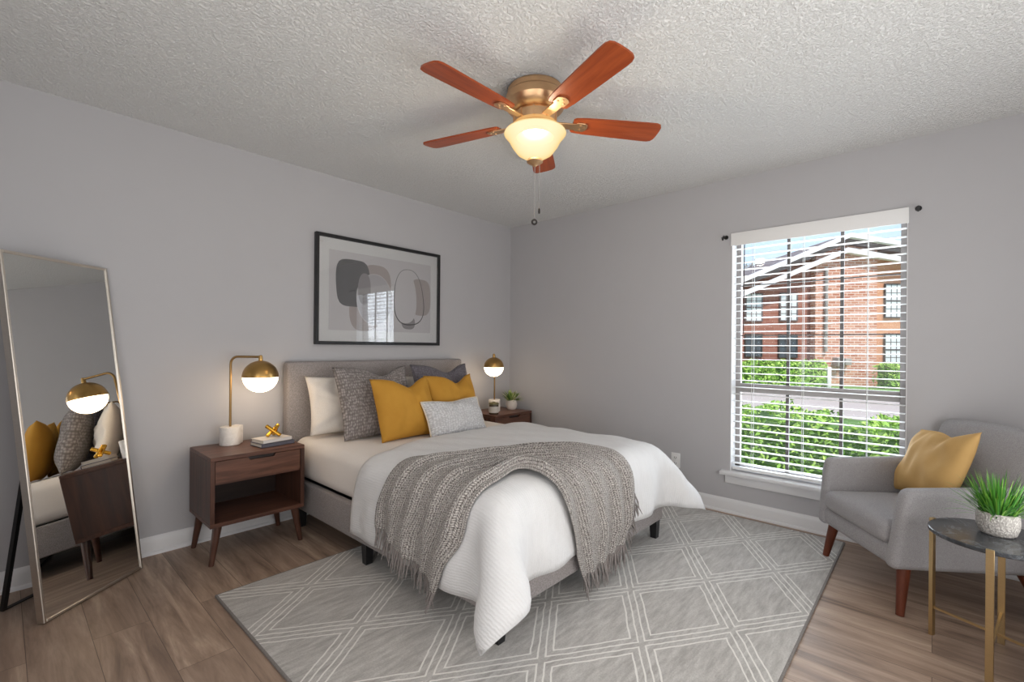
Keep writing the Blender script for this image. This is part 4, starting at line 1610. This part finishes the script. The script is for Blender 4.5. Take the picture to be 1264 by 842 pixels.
def softbox(lo, hi, bev, seg=4, puff=0.0, cuts=6):
    b = BM(); box(b, lo, hi, bev, seg)
    if puff:
        bmesh.ops.subdivide_edges(b, edges=[e_ for e_ in b.edges if e_.calc_length() > 0.12], cuts=cuts, use_grid_fill=True)
        c_ = [(lo[i] + hi[i]) / 2 for i in range(3)]; h_ = [(hi[i] - lo[i]) / 2 for i in range(3)]
        for v_ in b.verts:
            n_ = [(v_.co[i] - c_[i]) / h_[i] for i in range(3)]
            f = max(0, 1 - n_[0] ** 2) * max(0, 1 - n_[1] ** 2)
            if abs(n_[2]) > 0.6:
                v_.co.z += puff * f * (1 if n_[2] > 0 else -0.3)
    return b


for s in (-1, 1):
    b = BM()
    poly = [(0.045, 0.205), (0.012, 0.50), (-0.005, 0.572), (-0.62, 0.60), (-0.60, 0.205)]
    a0, a1 = (HWD - 0.075, HWD) if s > 0 else (-HWD, -HWD + 0.075)
    prism(b, poly, 0, a0, a1, 0.030, 5)
    for v_ in b.verts:
        f = (v_.co.z - 0.2) / 0.4
        v_.co.x += s * (0.022 * f - 0.01)
        v_.co.x *= 1 - 0.02 * (1 - f)
    obj('arm', b, M['chairfab'], ch, angle=60)
b = softbox((-HWD + 0.03, -0.60, 0.205), (HWD - 0.03, 0.030, 0.305), 0.028)
obj('seat_base', b, M['chairfab'], ch, angle=60)
b = softbox((-HWD + 0.078, -0.50, 0.296), (HWD - 0.078, 0.045, 0.405), 0.040, 5, 0.018)
obj('seat_cushion', b, M['chairfab'], ch, angle=60)
b = softbox((-0.315, -0.055, 0.0), (0.315, 0.055, 0.61), 0.045, 6, 0.0)
bmesh.ops.subdivide_edges(b, edges=[e_ for e_ in b.edges if e_.calc_length() > 0.2], cuts=10, use_grid_fill=True)
for v_ in b.verts:
    f = v_.co.z / 0.61
    v_.co.x *= 1 - 0.10 * max(0, f - 0.55) / 0.45
    v_.co.z -= 0.02 * (v_.co.x / 0.3) ** 2 * f
    if v_.co.y > 0:
        v_.co.y += 0.03 * math.sin(PI * min(1, f)) * max(0, 1 - (v_.co.x / 0.315) ** 2)
bmesh.ops.transform(b, matrix=Matrix.Translation((0, -0.515, 0.235)) @ Matrix.Rotation(R(13), 4, 'X'), verts=b.verts[:])
obj('backrest', b, M['chairfab'], ch, angle=60)
for sx, yy, fy, zf in ((-1, -0.035, 0.0, 0.0), (1, -0.035, 0.0, 0.013), (-1, -0.52, -0.61, 0.0), (1, -0.52, -0.61, 0.0)):
    b = BM(); tube(b, [(sx * 0.262, yy, 0.225), (sx * 0.29, fy, zf)], [0.028, 0.016], 16); obj('leg', b, M['chairleg'], ch)


def chair_world(x, y, z):
    return ch.matrix_basis @ Vector((x, y, z))


cp_ = Matrix.Translation((-0.628, -3.007, 0)) @ Matrix.Rotation(R(36.6), 4, 'Z') @ Vector((0.03, -0.30, 0.415))
pillow('throw_pillow', 'tan mustard cushion leaning in the seat of the grey armchair', 0.50, 0.37, 0.15, M['mustard_pale'], cp_, R(24), rz=R(36.6) + PI - R(14), chop=0.035, chop_at=0.35, seed=12, pinch=0.06, roll=R(-9), ears=0.0)

# ------------------------------------------------------------------ side table + plant
t = NT('dark_marble').set(0.22, 0, 0.5); v = t.coords()
f1 = t.noise(v, 9, 8, 0.7, 1.8)
t.base(t.ramp(f1, [(0.35, '#303236'), (0.55, '#424549'), (0.60, '#65686d'), (0.64, '#424549')])); M['darkmarble'] = t.m
M['champgold'] = metal('pale_gold', '#c4ab80', 0.36)
tbl = thing('side_table', 'round dark marble side table on slim brass legs beside armchair', 'side table', (-1.035, -3.467, 0))
HT_ = 0.488
b = BM(); lathe(b, [(0, HT_ - 0.018), (0.190, HT_ - 0.018), (0.196, HT_ - 0.014), (0.196, HT_ - 0.003), (0.193, HT_), (0, HT_)], 72); obj('tabletop', b, M['darkmarble'], tbl, angle=30)
legd = [(0.083, 0.176), (-0.188, 0.028)]
dirs = [Vector((x, y, 0)) for x, y in legd]
dirs += [-d for d in dirs]
for d in dirs:
    d = d.normalized()
    p = d * 0.200
    b = BM(); box(b, (-0.007, -0.011, 0), (0.007, 0.011, HT_ + 0.003), 0.001, 1, M=Matrix.Translation(p) @ Matrix.Rotation(math.atan2(d.y, d.x), 4, 'Z')); obj('leg', b, M['champgold'], tbl, angle=30)
for k in (0, 1):
    d = dirs[k].normalized()
    b = BM(); z = 0.118 + 0.006 * k
    tube(b, [d * 0.196 + Vector((0, 0, z)), -d * 0.196 + Vector((0, 0, z))], 0.0042, 8, square=True); obj('brace', b, M['champgold'], tbl, smooth=False)

t = NT('pebbled_pot').set(0.85); v = t.coords()
k_ = t.node('ShaderNodeTexVoronoi'); k_.inputs['Scale'].default_value = 120; t.link(v, k_.inputs['Vector'])
t.base(t.ramp(k_.outputs['Distance'], [(0.15, '#d3cfcb'), (0.6, '#a39f9b')])); t.bump(t.math('SUBTRACT', 1.0, k_.outputs['Distance']), 0.8, 0.004); M['pebble'] = t.m
M['blade_g'] = paint('grass_blade', '#4f9130', 0.45, var=0.3)
M['blade_l'] = paint('light_grass_blade', '#86bb4a', 0.45, var=0.25)
M['blade_d'] = paint('deep_grass_blade', '#2c6a22', 0.45, var=0.3)
M['soil'] = paint('soil', '#3b2f27', 0.95, (90, 0.8, 0.01))
pg = thing('potted_grass', 'bushy green grass plant in a pebbled grey pot on the side table', 'plant', (-1.0, -3.472, HT_ + 0.0005))
pg.scale = (0.72, 0.72, 0.90)
b = BM(); lathe(b, [(0, 0), (0.062, 0), (0.074, 0.008), (0.084, 0.035), (0.086, 0.062), (0.083, 0.090), (0.078, 0.096), (0.074, 0.090), (0.074, 0.075), (0, 0.072)], 48); obj('pot', b, M['pebble'], pg)
V, F_, mi = [], [], []
g_ = np.random.default_rng(21)
for k in range(330):
    a = g_.uniform(0, 2 * PI); rr = 0.06 * math.sqrt(g_.random()); el = PI / 2 - abs(g_.normal(0, 0.42)) - 0.25 * rr / 0.06
    el = max(el, 0.25)
    d = (math.cos(a) * math.cos(el), math.sin(a) * math.cos(el), math.sin(el))
    leaf_strip(V, F_, mi, (rr * math.cos(a), rr * math.sin(a), 0.070), d, g_.uniform(0.12, 0.215), g_.uniform(0.0022, 0.0040), g_.uniform(0.2, 0.9), 6, int(g_.choice([0, 0, 1, 2])))
raw('leaves', V, F_, [M['blade_g'], M['blade_l'], M['blade_d']], pg, mi=mi)
